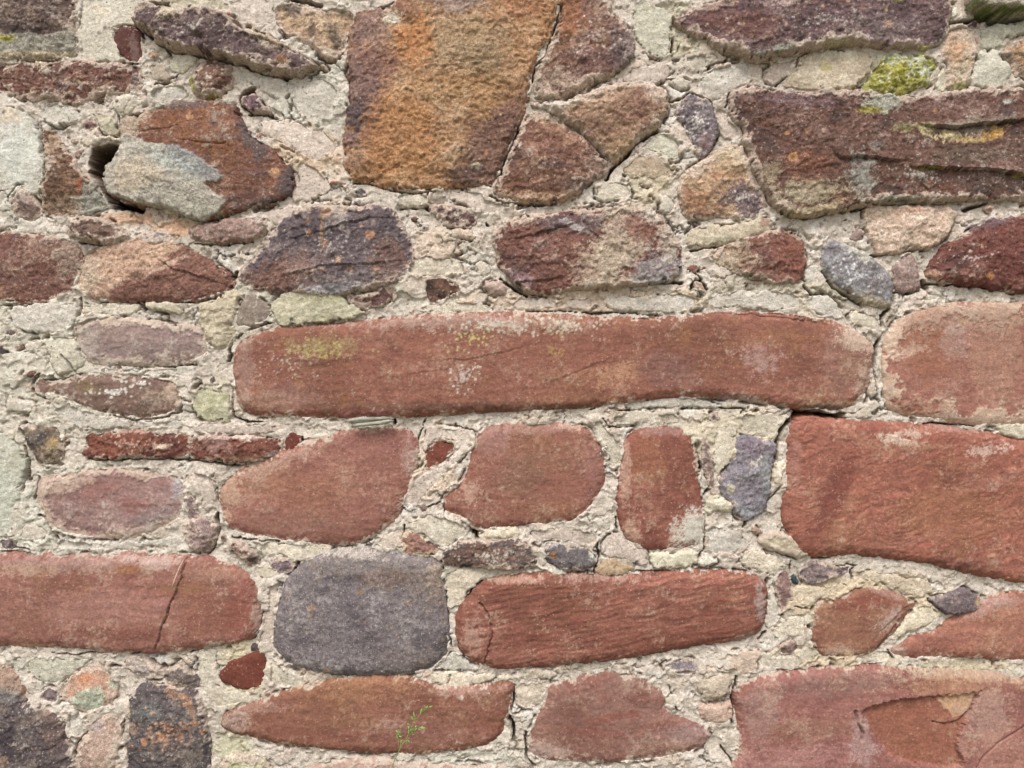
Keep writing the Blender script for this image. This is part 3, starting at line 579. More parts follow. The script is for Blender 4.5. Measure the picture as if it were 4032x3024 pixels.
S('stone', 'red', [(468, 1062), (500, 1022), (560, 992), (640, 961), (720, 935), (790, 920), (862, 919), (897, 945), (902, 980), (892, 1030), (872, 1080), (852, 1120), (800, 1162), (760, 1179), (650, 1173), (560, 1161), (495, 1146), (478, 1110)],
  cols=[(160, 102, 88), (176, 124, 106), (138, 86, 76), (164, 110, 84)], smear=0.6, label='red block sloping up to the right beneath the wood sliver', patches=[E(640, 1130, 120, 24, (148, 106, 92), 0.5), E(800, 950, 90, 26, (160, 104, 96), 0.5), E(495, 1060, 24, 60, (198, 164, 140), 0.7), E(600, 1000, 90, 16, (202, 170, 152), 0.5, 22, 1.4), E(880, 990, 16, 40, (176, 140, 134), 0.6), E(850, 1130, 20, 30, (186, 142, 122), 0.5), E(660, 1060, 100, 40, (162, 108, 82), 0.45)])
S('stone', 'red', [(1022, 945), (1060, 921), (1150, 912), (1270, 919), (1291, 960), (1307, 1010), (1302, 1050), (1270, 1106), (1230, 1131), (1100, 1136), (1030, 1149), (1002, 1120), (960, 1106), (957, 1070), (1000, 1041), (1016, 1000)],
  cols=[(158, 100, 84), (174, 124, 108), (138, 86, 76), (156, 108, 80)], smear=0.4, r=18, label='rounded red block in the middle of the wall, under the longest block', patches=[E(1120, 1030, 60, 40, (136, 98, 82), 0.5, 0, 1.4), E(1060, 950, 40, 40, (172, 130, 122), 0.55), E(1150, 925, 110, 12, (176, 136, 126), 0.6), E(1250, 920, 40, 10, (204, 172, 150), 0.6), E(1190, 1100, 80, 20, (150, 100, 76), 0.5), E(1015, 1060, 24, 24, (198, 160, 140), 0.7, 0, 1.5), E(1285, 1010, 20, 60, (160, 112, 104), 0.5)])
S('stone', 'red', [(1350, 942), (1400, 922), (1470, 925), (1497, 945), (1507, 1000), (1517, 1060), (1523, 1130), (1514, 1178), (1440, 1191), (1370, 1181), (1340, 1140), (1331, 1060), (1340, 1000)],
  cols=[(152, 92, 78), (168, 112, 94), (132, 76, 66), (152, 98, 72)], smear=0.3, label='upright red block with a white crust on its lower corner', patches=[E(1500, 1145, 42, 52, (210, 206, 192), 0.95, -30, 1.5, 0.5), E(1400, 1000, 40, 60, (160, 106, 72), 0.4), E(1350, 1020, 14, 80, (204, 170, 148), 0.6), E(1430, 932, 60, 10, (170, 134, 128), 0.6), E(1365, 1150, 20, 40, (196, 160, 138), 0.7)])
S('stone', 'brown', [(918, 604), (930, 602), (976, 600), (1006, 630), (975, 640), (936, 656), (915, 632)], cols=[(106, 80, 68), (140, 112, 96), (72, 58, 52), (112, 84, 66)], H=9, r=4, smear=0.5, edge=3.5, label='small blackened brown stub in the mortar beside the pink lump')
S('mortar_patch', 'mortar', [(1044, 606), (1070, 598), (1096, 618), (1098, 640), (1066, 642), (1040, 624)], cols=[(192, 160, 148), (206, 182, 168), (170, 134, 124), (196, 162, 146)], H=13, r=8)
at_tile('E')
S('stone', 'red', [(575, 1265), (640, 1200), (720, 1208), (745, 1250), (695, 1310), (605, 1362), (555, 1392), (500, 1434), (535, 1340)], cols=[(132, 66, 56), (148, 84, 70), (112, 54, 46), (134, 72, 58)], H=7.5, r=4, edge=4.0, smear=0.35, smc=(222, 210, 196), label='ragged bright red chip showing through the mortar between two red blocks')
at_tile('W')
S('stone', 'brown', [(1066, 500), (1090, 480), (1150, 465), (1240, 455), (1350, 446), (1402, 450), (1442, 480), (1472, 540), (1468, 592), (1440, 611), (1330, 621), (1250, 626), (1150, 636), (1110, 610), (1078, 580), (1072, 540)],
  cols=[(124, 88, 78), (150, 118, 106), (98, 74, 70), (130, 90, 72)], H=18, rough=1.3, label='hackly stone, brown on one side and grey on the other, above the longest block',
  patches=[E(1340, 520, 60, 90, (186, 172, 152), 0.8, -20, 1.5), E(1290, 580, 60, 50, (190, 174, 152), 0.6, 0, 1.5), E(1420, 580, 60, 36, (146, 142, 144), 0.8, 20), E(1380, 490, 40, 30, (130, 88, 78), 0.7), E(1410, 465, 24, 18, (208, 196, 182), 0.9, 0, 1.3, 1), E(1240, 485, 60, 20, (104, 88, 92), 0.7), E(1110, 605, 40, 20, (146, 122, 126), 0.7), E(1440, 520, 24, 60, (196, 184, 168), 0.7), E(1250, 495, 40, 8, (196, 190, 186), 0.7, -25)],
  ledges=[([(1085, 600), (1110, 612), (1150, 608), (1220, 600)], 3, 6), ([(1090, 520), (1180, 500), (1260, 480)], 3, 8)])
S('stone', 'brown', [(745, 140), (761, 32), (792, 16), (850, 20), (880, -60), (1216, -60), (1204, 30), (1184, 90), (1151, 150), (1146, 200), (1138, 232), (1108, 300), (1088, 350), (1063, 405), (1030, 407), (960, 406), (900, 416), (850, 411), (800, 396), (748, 386), (737, 300), (755, 200)],
  cols=[(168, 130, 98), (188, 158, 128), (144, 112, 88), (166, 122, 84)], H=17, rough=1.25, grow=0.6, smear=0.4, mot=0.9, dust=0.12, dustc=(188, 160, 132), label='big orange block with a dark purple edge, split off by a deep crack',
  patches=[E(785, 190, 48, 150, (120, 96, 94), 0.85, -4, 1.5), E(800, 60, 44, 60, (136, 110, 104), 0.75, 0, 1.3), E(820, 130, 54, 40, (142, 106, 94), 0.7, -30), E(770, 250, 24, 36, (92, 80, 82), 0.7), E(1060, 330, 60, 100, (112, 86, 80), 0.75, -25, 1.5), E(1100, 250, 36, 60, (122, 92, 82), 0.7, -20, 1.4), E(1010, 380, 50, 24, (106, 84, 78), 0.7), E(1010, 90, 100, 60, (168, 144, 114), 0.75, -10, 1.6), E(1050, 150, 60, 30, (140, 116, 90), 0.6), E(1000, 130, 110, 40, (156, 134, 108), 0.5), E(870, 20, 36, 30, (140, 100, 84), 0.7), E(990, 10, 60, 26, (150, 134, 130), 0.7), E(1130, 20, 50, 30, (150, 100, 72), 0.6), E(900, 100, 40, 60, (184, 124, 78), 0.55), E(860, 300, 80, 100, (182, 130, 86), 0.5), E(850, 40, 22, 16, (206, 198, 180), 0.9), E(1030, 362, 12, 7, (186, 190, 170), 0.7), DOT([(1050, 332, 5), (795, 106, 5)], (198, 144, 106)), E(1000, 200, 120, 40, (166, 132, 94), 0.5), LI(950, 200, 150, 150, 80, (196, 176, 144), 1.1)],
  ledges=[([(860, 148), (960, 146), (1060, 137), (1110, 152)], -2.0, 12), ([(845, 62), (875, 90), (885, 110)], 3, 10)])
S('stone', 'brown', [(1217, -60), (1312, -60), (1314, 10), (1362, 60), (1374, 92), (1367, 130), (1332, 160), (1290, 176), (1240, 201), (1200, 216), (1162, 216), (1148, 190), (1156, 150), (1187, 100), (1207, 50)],
  cols=[(136, 104, 92), (160, 132, 116), (112, 86, 84), (150, 106, 80)], H=17, rough=1.1, grow=0.6, label='purplish broken piece right of the deep crack in the orange block',
  patches=[E(1340, 110, 34, 50, (112, 98, 100), 0.7), E(1200, 180, 50, 26, (192, 174, 156), 0.7, 20, 1.5), E(1290, 130, 40, 30, (116, 88, 84), 0.6), E(1230, 40, 30, 50, (158, 108, 76), 0.6), E(1260, 100, 40, 20, (200, 176, 164), 0.5, 20, 1.6), E(1360, 155, 24, 8, (96, 74, 56), 0.7), LI(1280, 90, 80, 70, 60, (206, 190, 178), 1.1)])
S('stone', 'pale', [(1186, 240), (1140, 232), (1150, 216), (1200, 218), (1240, 212), (1290, 190), (1340, 178), (1400, 180), (1432, 186), (1449, 216), (1442, 246), (1424, 276), (1382, 300), (1362, 320), (1330, 356), (1312, 346), (1280, 312), (1250, 284), (1215, 262)],
  cols=[(178, 146, 122), (198, 170, 146), (138, 106, 90), (182, 142, 104)], H=20, rough=1.2, grow=0.8, r=9, label='rough tan block bulging out right of the orange block', patches=[E(1380, 240, 50, 34, (134, 102, 88), 0.8, 10, 1.6), E(1300, 285, 50, 24, (128, 98, 84), 0.6, -20, 1.4), E(1190, 228, 40, 14, (214, 202, 190), 0.8), E(1420, 205, 28, 22, (210, 194, 180), 0.7), E(1340, 330, 30, 30, (178, 152, 118), 0.6)],
  ledges=[([(1200, 226), (1250, 222), (1300, 205), (1350, 192)], -2.5, 9)])
S('stone', 'brown', [(1139, 238), (1186, 243), (1215, 264), (1250, 286), (1280, 316), (1318, 350), (1310, 380), (1270, 394), (1255, 420), (1200, 438), (1150, 437), (1090, 437), (1058, 420), (1062, 402), (1082, 374), (1098, 335), (1112, 300)],
  cols=[(126, 92, 78), (152, 118, 100), (100, 76, 70), (134, 92, 68)], H=17, rough=1.15, grow=0.8, label='brown wedge of stone below the deep crack, right of the orange block', patches=[E(1170, 250, 50, 14, (208, 190, 172), 0.8, -15, 1.4), E(1220, 285, 50, 22, (176, 142, 118), 0.6, -35, 1.4), E(1150, 428, 110, 14, (182, 152, 124), 0.7), E(1290, 365, 30, 26, (164, 142, 130), 0.6), E(1240, 400, 40, 14, (104, 84, 76), 0.6)])
at_tile('B')
S('stone', 'brown', [(572, 1310), (700, 1318), (800, 1340), (882, 1390), (882, 1440), (800, 1472), (680, 1472), (638, 1400), (560, 1362)], cols=[(108, 84, 80), (164, 142, 130), (70, 54, 54), (124, 90, 80)], H=11, r=5, mot=1.3, label='small black and white speckled stone under the orange block', patches=[E(700, 1340, 110, 20, (200, 182, 164), 0.6, -15, 1.6), LI(740, 1400, 120, 60, 60, (214, 200, 188), 1.1)])
S('stone', 'pale', [(650, 1490), (800, 1478), (892, 1530), (850, 1558), (700, 1532)], H=12, r=4, cols=[(184, 160, 138), (204, 182, 160), (156, 132, 112), (180, 150, 124)])
at_tile('C')
S('stone', 'brown', [(-60, 120), (0, 82), (100, 40), (250, 10), (350, -100), (1700, -100), (1732, 30), (1724, 160), (1692, 240), (1640, 312), (1500, 324), (1300, 322), (1100, 302), (900, 312), (760, 342), (600, 392), (460, 404), (380, 362), (250, 342), (150, 282), (20, 200)],
  cols=[(114, 92, 92), (138, 116, 112), (90, 74, 74), (124, 90, 80)], H=20, up=2, rough=1.1, label='long dark purple stone above the yellow lichen patch',
  patches=[E(350, 180, 300, 100, (116, 80, 72), 0.7, -8, 1.5), E(200, 50, 150, 26, (190, 168, 150), 0.7, 15, 1.5), E(640, 30, 130, 40, (196, 178, 166), 0.65, 0, 1.6), E(1300, 200, 220, 100, (132, 122, 120), 0.45, 0, 1.5), E(600, 350, 140, 30, (160, 164, 148), 0.75, 14, 1.4), E(1000, 300, 150, 16, (186, 180, 140), 0.6), E(1370, 10, 60, 16, (150, 146, 50), 0.8), E(1580, 318, 60, 10, YEL, 0.8), DOT([(1308, 172, 28), (1045, 35, 14), (880, 80, 12), (1290, 90, 14), (425, 262, 16), (568, 272, 10), (1075, 100, 9)], (200, 164, 134)), DOT([(380, 178, 9)], (190, 168, 60)), LI(900, 160, 600, 120, 110, (176, 166, 160), 1.2)])
S('mortar_patch', 'mortar', [(640, 562), (700, 482), (742, 430), (770, 350), (900, 330), (1020, 318), (1130, 322), (1250, 350), (1235, 450), (1165, 520), (1112, 582), (1000, 588), (900, 592), (780, 592)], cols=[(200, 182, 152), (214, 200, 174), (176, 158, 128), (204, 180, 142)], H=12, label='tan mortar lump under the long dark purple stone', patches=[E(1000, 350, 130, 40, (196, 196, 168), 0.6), E(920, 440, 40, 30, (186, 172, 96), 0.7)])
S('stone', 'red', [(948, 432), (1000, 392), (1060, 368), (1106, 378), (1042, 424), (1000, 444), (955, 442)], H=15, r=3, cols=[(140, 90, 78), (160, 114, 98), (112, 68, 58), (140, 88, 70)], smear=0.1, label='thin red flake stuck out of the tan mortar lump')
S('lichen_patch', 'mortar', [(1150, 578), (1205, 500), (1250, 430), (1290, 370), (1400, 312), (1540, 332), (1650, 360), (1680, 430), (1640, 490), (1600, 560), (1500, 600), (1400, 624), (1270, 604)],
  cols=[(170, 168, 104), (200, 202, 180), (126, 122, 56), (176, 170, 88)], H=10, rough=1.5, r=14, edge=5.5, mot=1.2, label='lumpy yellow green lichen cushion below the long dark purple stone', mat='rough',
  patches=[E(1430, 370, 110, 60, (206, 210, 196), 0.7, 0, 1.6), E(1420, 540, 180, 60, (140, 136, 58), 0.6, 0, 1.7), LI(1420, 480, 200, 110, 160, (218, 220, 206), 1.3), LI(1420, 500, 200, 110, 120, (112, 106, 38), 1.4), LI(1380, 460, 180, 110, 120, (178, 170, 82), 1.5)])
S('mortar_patch', 'mortar', [(1625, 560), (1650, 480), (1690, 440), (1640, 380), (1700, 410), (1712, 470), (1730, 560), (1690, 590)], cols=[(200, 194, 168), (214, 210, 190), (176, 166, 134), (200, 186, 154)], H=12)
S('stone', 'pale', [(1820, -50), (2330, -50), (2330, 88), (2100, 100), (1960, 92), (1838, 76)], cols=[(182, 174, 156), (204, 194, 176), (150, 144, 124), (184, 160, 138)], H=30, r=5, smear=0.2, label='pale overhanging stone with a green shaded underside, at the top corner', patches=[E(1860, 60, 50, 22, (128, 136, 96), 0.8), E(2050, 96, 220, 10, (92, 104, 54), 0.9)])
S('mortar_patch', 'mortar', [(1742, 22), (1790, 40), (1800, 110), (1770, 138), (1728, 132), (1735, 80)], H=14, cols=[(196, 198, 176), (212, 212, 196), (176, 170, 146), (198, 180, 158)], r=4)
S('stone', 'pale', [(1722, 176), (1780, 162), (1840, 160), (1902, 200), (1920, 311), (1892, 420), (1852, 560), (1800, 590), (1740, 592), (1692, 540), (1702, 450), (1678, 330), (1700, 240)], cols=[(192, 170, 146), (208, 190, 168), (166, 146, 122), (188, 154, 120)], H=11, label='tan stone beside the yellow lichen cushion', patches=[E(1760, 330, 60, 110, (190, 152, 120), 0.6), E(1790, 560, 60, 30, (130, 128, 70), 0.7), E(1790, 470, 60, 60, (186, 178, 158), 0.5)])
S('mortar_patch', 'mortar', [(1932, 322), (2010, 316), (2062, 312), (2082, 372), (2132, 402), (2134, 500), (2082, 582), (1960, 572), (1858, 562), (1880, 430)], cols=[(206, 204, 184), (220, 216, 200), (182, 178, 154), (206, 196, 172)], H=12, r=5, label='whitish mortar block near the top corner, right of the tan stone')
S('mortar_patch', 'mortar', [(1922, 204), (1990, 160), (2090, 140), (2330, 130), (2330, 190), (2110, 252), (2064, 318), (1930, 312)], cols=[(190, 190, 166), (208, 206, 188), (162, 160, 132), (190, 178, 150)], H=11, r=5)
S('stone', 'pale', [(2070, 330), (2132, 262), (2330, 196), (2330, 520), (2164, 502), (2136, 410), (2090, 350)], cols=[(180, 142, 106), (200, 166, 134), (140, 106, 80), (176, 126, 78)], H=13, label='orange tan stone under the green shaded overhang near the top corner', patches=[E(2180, 350, 80, 24, (124, 116, 104), 0.6), E(2190, 510, 50, 16, (90, 92, 50), 0.8)])
S('stone', 'brown', [(312, 592), (450, 560), (600, 582), (800, 602), (1000, 592), (1150, 602), (1300, 632), (1500, 642), (1700, 612), (1860, 580), (2000, 572), (2350, 562), (2350, 1330), (2212, 1322), (2000, 1296), (1800, 1306), (1500, 1314), (1200, 1322), (1000, 1372), (800, 1412), (680, 1404), (570, 1322), (520, 1222), (470, 1152), (430, 1002), (402, 900), (390, 832), (320, 780), (300, 680)],
  cols=[(112, 84, 74), (134, 104, 94), (88, 70, 66), (126, 84, 64)], H=22, rough=1.0, lam=1.0, label='massive dark brown stone with stepped ledges and yellow lichen',
  patches=[E(700, 660, 330, 46, (124, 100, 102), 0.75, -4, 1.5), E(560, 740, 180, 16, (96, 78, 76), 0.6), E(1280, 690, 130, 70, (178, 182, 166), 0.85, 0, 1.5), E(1180, 735, 80, 20, (168, 160, 70), 0.8), E(1700, 690, 300, 60, (132, 104, 98), 0.6), E(1800, 850, 300, 60, (140, 130, 116), 0.75, 8, 1.4), E(1450, 850, 110, 24, (178, 178, 120), 0.7, 0, 1.6), E(1700, 900, 150, 28, (206, 184, 136), 0.8, -8, 1.7), E(2010, 870, 80, 40, (196, 152, 80), 0.8, 20, 1.6), E(1850, 925, 90, 16, (204, 178, 120), 0.7), E(1850, 1020, 330, 70, (100, 88, 76), 0.6), E(2000, 1180, 240, 70, (96, 82, 76), 0.5), E(1130, 1160, 90, 130, (158, 160, 152), 0.8, 10, 1.6), E(800, 1260, 260, 90, (172, 160, 134), 0.85, 0, 1.4), E(560, 1130, 80, 70, (160, 148, 124), 0.7), E(980, 1300, 70, 50, (176, 146, 116), 0.6), E(800, 1380, 230, 36, (182, 166, 134), 0.7, 8), E(1350, 1300, 160, 20, (156, 160, 142), 0.7), E(800, 1090, 160, 90, (134, 86, 66), 0.5), E(1200, 980, 60, 30, (156, 156, 146), 0.6, 0, 1.7), DOT([(695, 1035, 34), (655, 880, 15), (780, 878, 14), (1602, 738, 16)], (196, 146, 96)), E(1550, 1110, 90, 12, YEL, 0.6), E(2150, 1150, 60, 14, YEL, 0.7), E(2080, 670, 40, 14, (206, 208, 200), 0.8), LI(1500, 1150, 500, 120, 120, (166, 164, 154), 1.2), LI(1700, 900, 160, 30, 60, (222, 206, 160), 1.4)],
  ledges=[([(1500, 830), (1720, 846), (1900, 820), (2250, 780)], 9, 12), ([(930, 980), (990, 1046), (1130, 1030), (1250, 1056), (1420, 1060)], 7, 12), ([(1440, 1100), (1700, 1105), (1980, 1112), (2250, 1165)], 9, 14), ([(390, 800), (560, 745), (760, 760), (900, 740), (1100, 760), (1350, 800)], -4, 18), ([(1280, 870), (1450, 880), (1560, 925), (1800, 950)], -3, 12), ([(780, 1250), (860, 1205), (960, 1195), (1010, 1215)], 2.5, 8)])
S('stone', 'grey', [(0, 642), (60, 600), (120, 640), (182, 652), (212, 760), (244, 870), (192, 960), (122, 1042), (70, 962), (18, 860), (-42, 740)], cols=[(124, 112, 116), (176, 168, 160), (92, 82, 86), (140, 112, 106)], H=14, r=5, rough=1.1, mot=1.2, label='small speckled grey and white stone wedged left of the massive dark stone', patches=[LI(90, 800, 110, 150, 90, (214, 208, 200), 1.1), E(140, 930, 50, 60, (140, 106, 104), 0.5)])
S('stone', 'pale', [(-10, 1130), (112, 1062), (222, 962), (380, 942), (420, 1022), (462, 1152), (522, 1252), (562, 1352), (402, 1424), (200, 1404), (20, 1424), (-34, 1250)], cols=[(184, 156, 128), (202, 178, 152), (150, 116, 94), (178, 130, 96)], H=12, rough=1.1, label='tan stone with a dark purple patch below the speckled wedge', patches=[E(400, 1290, 150, 90, (112, 98, 104), 0.85, -20, 1.5), E(80, 1310, 110, 80, (158, 116, 90), 0.6), E(300, 1020, 110, 70, (186, 172, 144), 0.5), LI(380, 1280, 130, 80, 60, (202, 194, 184), 1.1), E(140, 1380, 100, 24, (120, 92, 76), 0.6)])
S('mortar_patch', 'mortar', [(30, 1492), (200, 1434), (400, 1428), (570, 1374), (602, 1480), (480, 1542), (300, 1592), (60, 1612), (20, 1560)], cols=[(194, 178, 148), (208, 194, 168), (170, 156, 124), (196, 162, 136)], H=11, r=7, patches=[E(535, 1430, 36, 36, (156, 106, 92), 0.7), E(300, 1560, 200, 26, (160, 156, 118), 0.5)])
S('stone', 'pale', [(1200, 1334), (1400, 1330), (1700, 1334), (1792, 1362), (1772, 1420), (1732, 1472), (1712, 1552), (1600, 1602), (1450, 1622), (1280, 1652), (1232, 1562), (1188, 1420)], cols=[(212, 188, 168), (224, 206, 190), (188, 160, 142), (206, 178, 158)], H=13, r=6, smear=0.1, label='pale pinkish cream stone below the massive dark stone', patches=[E(1480, 1370, 90, 26, (198, 156, 134), 0.6), E(1760, 1420, 40, 40, (150, 138, 110), 0.6), E(1650, 1560, 60, 36, (176, 158, 140), 0.5)])
S('mortar_patch', 'mortar', [(2110, 1345), (2320, 1320), (2320, 1390), (2200, 1375), (2150, 1372)], H=10, cols=[(204, 190, 170), (216, 204, 186), (180, 162, 142), (204, 182, 160)])
at_tile('W')
S('stone', 'brown', [(1996, 592), (2020, 560), (2040, 532), (2062, 518), (2110, 492), (2160, 472), (2320, 455), (2320, 645), (2190, 633), (2100, 614), (2020, 613)],
  cols=[(118, 76, 68), (138, 98, 88), (94, 66, 62), (124, 78, 62)], H=19, rough=1.0, smear=0.3, label='dark red brown stone rising to the edge of the frame, above the red blocks', patches=[E(2010, 600, 20, 16, (196, 160, 136), 0.8), DOT([(2130, 598, 8), (2110, 535, 4)], (192, 140, 90)), LI(2100, 560, 80, 40, 40, (206, 196, 190), 1.0), E(2130, 485, 60, 10, (108, 90, 96), 0.7, 15)])
S('stone', 'brown', [(1533, 545), (1600, 515), (1680, 495), (1732, 505), (1742, 560), (1737, 606), (1690, 613), (1620, 601), (1540, 576)], cols=[(136, 98, 86), (170, 136, 120), (112, 80, 74), (140, 94, 70)], H=12, smear=0.6, label='red brown stone with a pale mottled side, left of the grey oval stone', patches=[E(1580, 560, 50, 34, (186, 172, 146), 0.7, 20, 1.7), E(1610, 598, 60, 10, (150, 146, 124), 0.6), E(1700, 560, 36, 50, (122, 76, 64), 0.5)])
S('stone', 'grey', [(1778, 537), (1790, 519), (1832, 525), (1890, 560), (1926, 596), (1929, 640), (1924, 664), (1880, 664), (1832, 630), (1790, 600), (1776, 570)], cols=[(150, 148, 150), (190, 188, 186), (120, 114, 116), (150, 134, 128)], H=16, r=8, rough=0.9, label='slanting silver grey oval stone', patches=[E(1850, 540, 50, 16, (206, 198, 178), 0.7, -38, 1.3), E(1890, 655, 50, 16, (168, 154, 124), 0.7, -20), E(1895, 620, 30, 26, (124, 114, 112), 0.5), LI(1840, 580, 70, 60, 110, (214, 214, 212), 1.0)])
at_tile('F')
S('stone', 'mauve', [(1368, 85), (1432, 10), (1480, -14), (1522, 15), (1544, 120), (1552, 222), (1400, 242), (1372, 165)], cols=[(162, 140, 132), (180, 160, 150), (140, 118, 112), (164, 140, 126)], H=11, r=6, smear=0.2, rough=0.8, mat='rough', label='small mauve square stone between the grey oval and the dark red stone')
S('stone', 'grey', [(340, 1185), (400, 1168), (520, 1180), (604, 1222), (590, 1300), (565, 1400), (572, 1500), (545, 1640), (450, 1702), (350, 1702), (330, 1600), (248, 1550), (250, 1430), (310, 1385), (350, 1280)], cols=[(138, 132, 138), (166, 164, 166), (110, 102, 110), (146, 130, 132)], H=14, r=6, rough=1.0, label='blue grey jagged stone left of the largest red block', patches=[E(470, 1240, 120, 60, (122, 104, 114), 0.7, -20), E(300, 1510, 30, 30, (190, 184, 158), 0.8), LI(470, 1330, 90, 100, 30, (206, 196, 180), 1.2), E(540, 1400, 40, 150, (156, 160, 156), 0.5), E(420, 1660, 70, 36, (160, 166, 168), 0.6)])
S('stone', 'purple', [(120, 1170), (150, 1178), (184, 1250), (192, 1340), (212, 1480), (232, 1555), (190, 1545), (150, 1400), (118, 1260)], H=11, r=4, cols=[(146, 126, 120), (166, 148, 140), (120, 102, 100), (146, 122, 112)])
S('stone', 'purple', [(165, 1032), (222, 1008), (247, 1060), (192, 1072)], H=9, r=4, cols=[(104, 90, 96), (130, 116, 120), (84, 72, 78), (108, 90, 92)])
S('mortar_patch', 'mortar', [(602, 1332), (672, 1318), (674, 1400), (640, 1500), (612, 1515), (568, 1450)], H=16, r=6, cols=[(208, 194, 168), (222, 210, 190), (184, 168, 140), (206, 186, 158)])
S('mortar_patch', 'mortar', [(140, 1562), (250, 1540), (340, 1600), (330, 1650), (250, 1670), (150, 1680)], H=15, r=7, cols=[(208, 200, 172), (224, 218, 196), (184, 172, 140), (206, 192, 160)])
S('mortar_patch', 'mortar', [(1230, 930), (1275, 925), (1280, 1000), (1200, 1062), (1080, 1056), (1040, 1040), (1080, 1005), (1150, 995), (1185, 960)], H=12, r=4, cols=[(206, 192, 174), (218, 206, 190), (186, 170, 152), (204, 186, 166)])
S('mortar_patch', 'mortar', [(1228, 720), (1250, 740), (1262, 860), (1260, 915), (1215, 930), (1215, 840), (1236, 820)], H=12, r=4, cols=[(202, 184, 166), (214, 200, 182), (182, 160, 142), (204, 182, 160)])
S('mortar_patch', 'mortar', [(2010, 1105), (2100, 1080), (2330, 1060), (2330, 1195), (2180, 1195), (2110, 1180), (2060, 1135)], H=11, r=5, cols=[(206, 196, 168), (218, 208, 186), (184, 176, 142), (204, 180, 154)])
S('stone', 'red', [(80, 170), (110, 165), (165, 235), (150, 250), (95, 215)], H=10, r=3, cols=[(178, 142, 122), (196, 164, 144), (150, 116, 98), (176, 140, 116)])
S('mortar_patch', 'mortar', [(1258, 500), (1285, 480), (1298, 505), (1280, 540), (1258, 528)], H=11, r=4)
at_tile('W')
S('stone', 'red', [(-80, 1198), (50, 1191), (150, 1196), (220, 1201), (260, 1193), (330, 1201), (400, 1196), (480, 1210), (530, 1235), (556, 1270), (564, 1320), (556, 1370), (540, 1386), (450, 1401), (350, 1411), (250, 1411), (150, 1401), (60, 1401), (-80, 1388)],
  cols=[(160, 104, 92), (178, 126, 112), (138, 84, 74), (160, 108, 82)], smear=0.4, r=20, H=17, label='long red block scored by one slanting crack, ending at the frame edge', bulge=4,
  patches=[E(150, 1215, 200, 22, (178, 146, 138), 0.6, 0, 1.4), E(340, 1210, 60, 14, (196, 170, 160), 0.7), E(60, 1230, 60, 14, (196, 160, 132), 0.5), E(280, 1228, 30, 10, (166, 106, 68), 0.7), E(70, 1395, 60, 8, (200, 160, 130), 0.7), E(240, 1370, 150, 20, (126, 76, 64), 0.6, 0, 1.4), E(60, 1330, 80, 60, (150, 102, 88), 0.4), E(390, 1270, 60, 14, (152, 104, 74), 0.5), E(240, 1310, 160, 40, (176, 126, 116), 0.5), E(460, 1240, 80, 14, (180, 136, 116), 0.5), E(470, 1330, 80, 50, (148, 92, 76), 0.5), E(520, 1310, 30, 60, (146, 80, 68), 0.5), E(555, 1330, 10, 40, (200, 176, 160), 0.6)],
  cracks=[([(404, 1205), (396, 1245), (384, 1278), (368, 1315), (352, 1360), (340, 1400)], 0.9, 4)], ledges=[([(340, 1400), (368, 1315), (396, 1245)], 1.5, 14)])
S('stone', 'grey', [(588, 1382), (594, 1330), (604, 1290), (618, 1250), (660, 1210), (720, 1188), (790, 1184), (860, 1194), (952, 1205), (957, 1260), (962, 1320), (972, 1380), (962, 1420), (932, 1446), (860, 1461), (760, 1463), (690, 1456), (630, 1441), (594, 1410)],
  r=20, H=18, bulge=4, label='large speckled grey basalt block among the red stones', smear=0.1, edge=0.9,
  patches=[E(820, 1215, 130, 26, (150, 140, 136), 0.6), E(760, 1192, 70, 12, (196, 186, 174), 0.7, -5, 1.5), E(830, 1250, 60, 20, (120, 96, 84), 0.5), E(940, 1250, 16, 50, (176, 156, 138), 0.6), DOT([(780, 1276, 8), (676, 1309, 9), (677, 1330, 5), (882, 1300, 4), (706, 1445, 7), (912, 1428, 5), (624, 1288, 5), (790, 1340, 3), (700, 1330, 3)], (176, 140, 110), 0.7), E(880, 1420, 60, 26, (124, 112, 108), 0.5)])
at_tile('G')
S('stone', 'red', [(1432, 1030), (1500, 962), (1620, 922), (1702, 905), (1724, 980), (1712, 1080), (1692, 1152), (1550, 1157), (1450, 1112), (1408, 1070)], cols=[(132, 66, 54), (144, 78, 66), (120, 58, 48), (132, 68, 54)], rough=0.15, lam=0.2, smear=0.2, smc=(212, 190, 174), H=10, r=6, label='small smooth deep red stone under the cracked long red block')
S('stone', 'brown', [(1490, 202), (1560, 178), (1642, 238), (1687, 290), (1682, 342), (1620, 344), (1560, 302), (1480, 262)], cols=[(132, 100, 90), (160, 130, 118), (98, 76, 70), (140, 100, 88)], H=13, r=8, patches=[E(1650, 310, 36, 30, (80, 70, 64), 0.7)])
S('stone', 'purple', [(1752, 300), (1840, 290), (1922, 340), (1882, 402), (1790, 382), (1752, 340)], H=11, r=4, cols=[(136, 118, 122), (156, 140, 142), (112, 96, 102), (134, 112, 112)], rough=0.6)
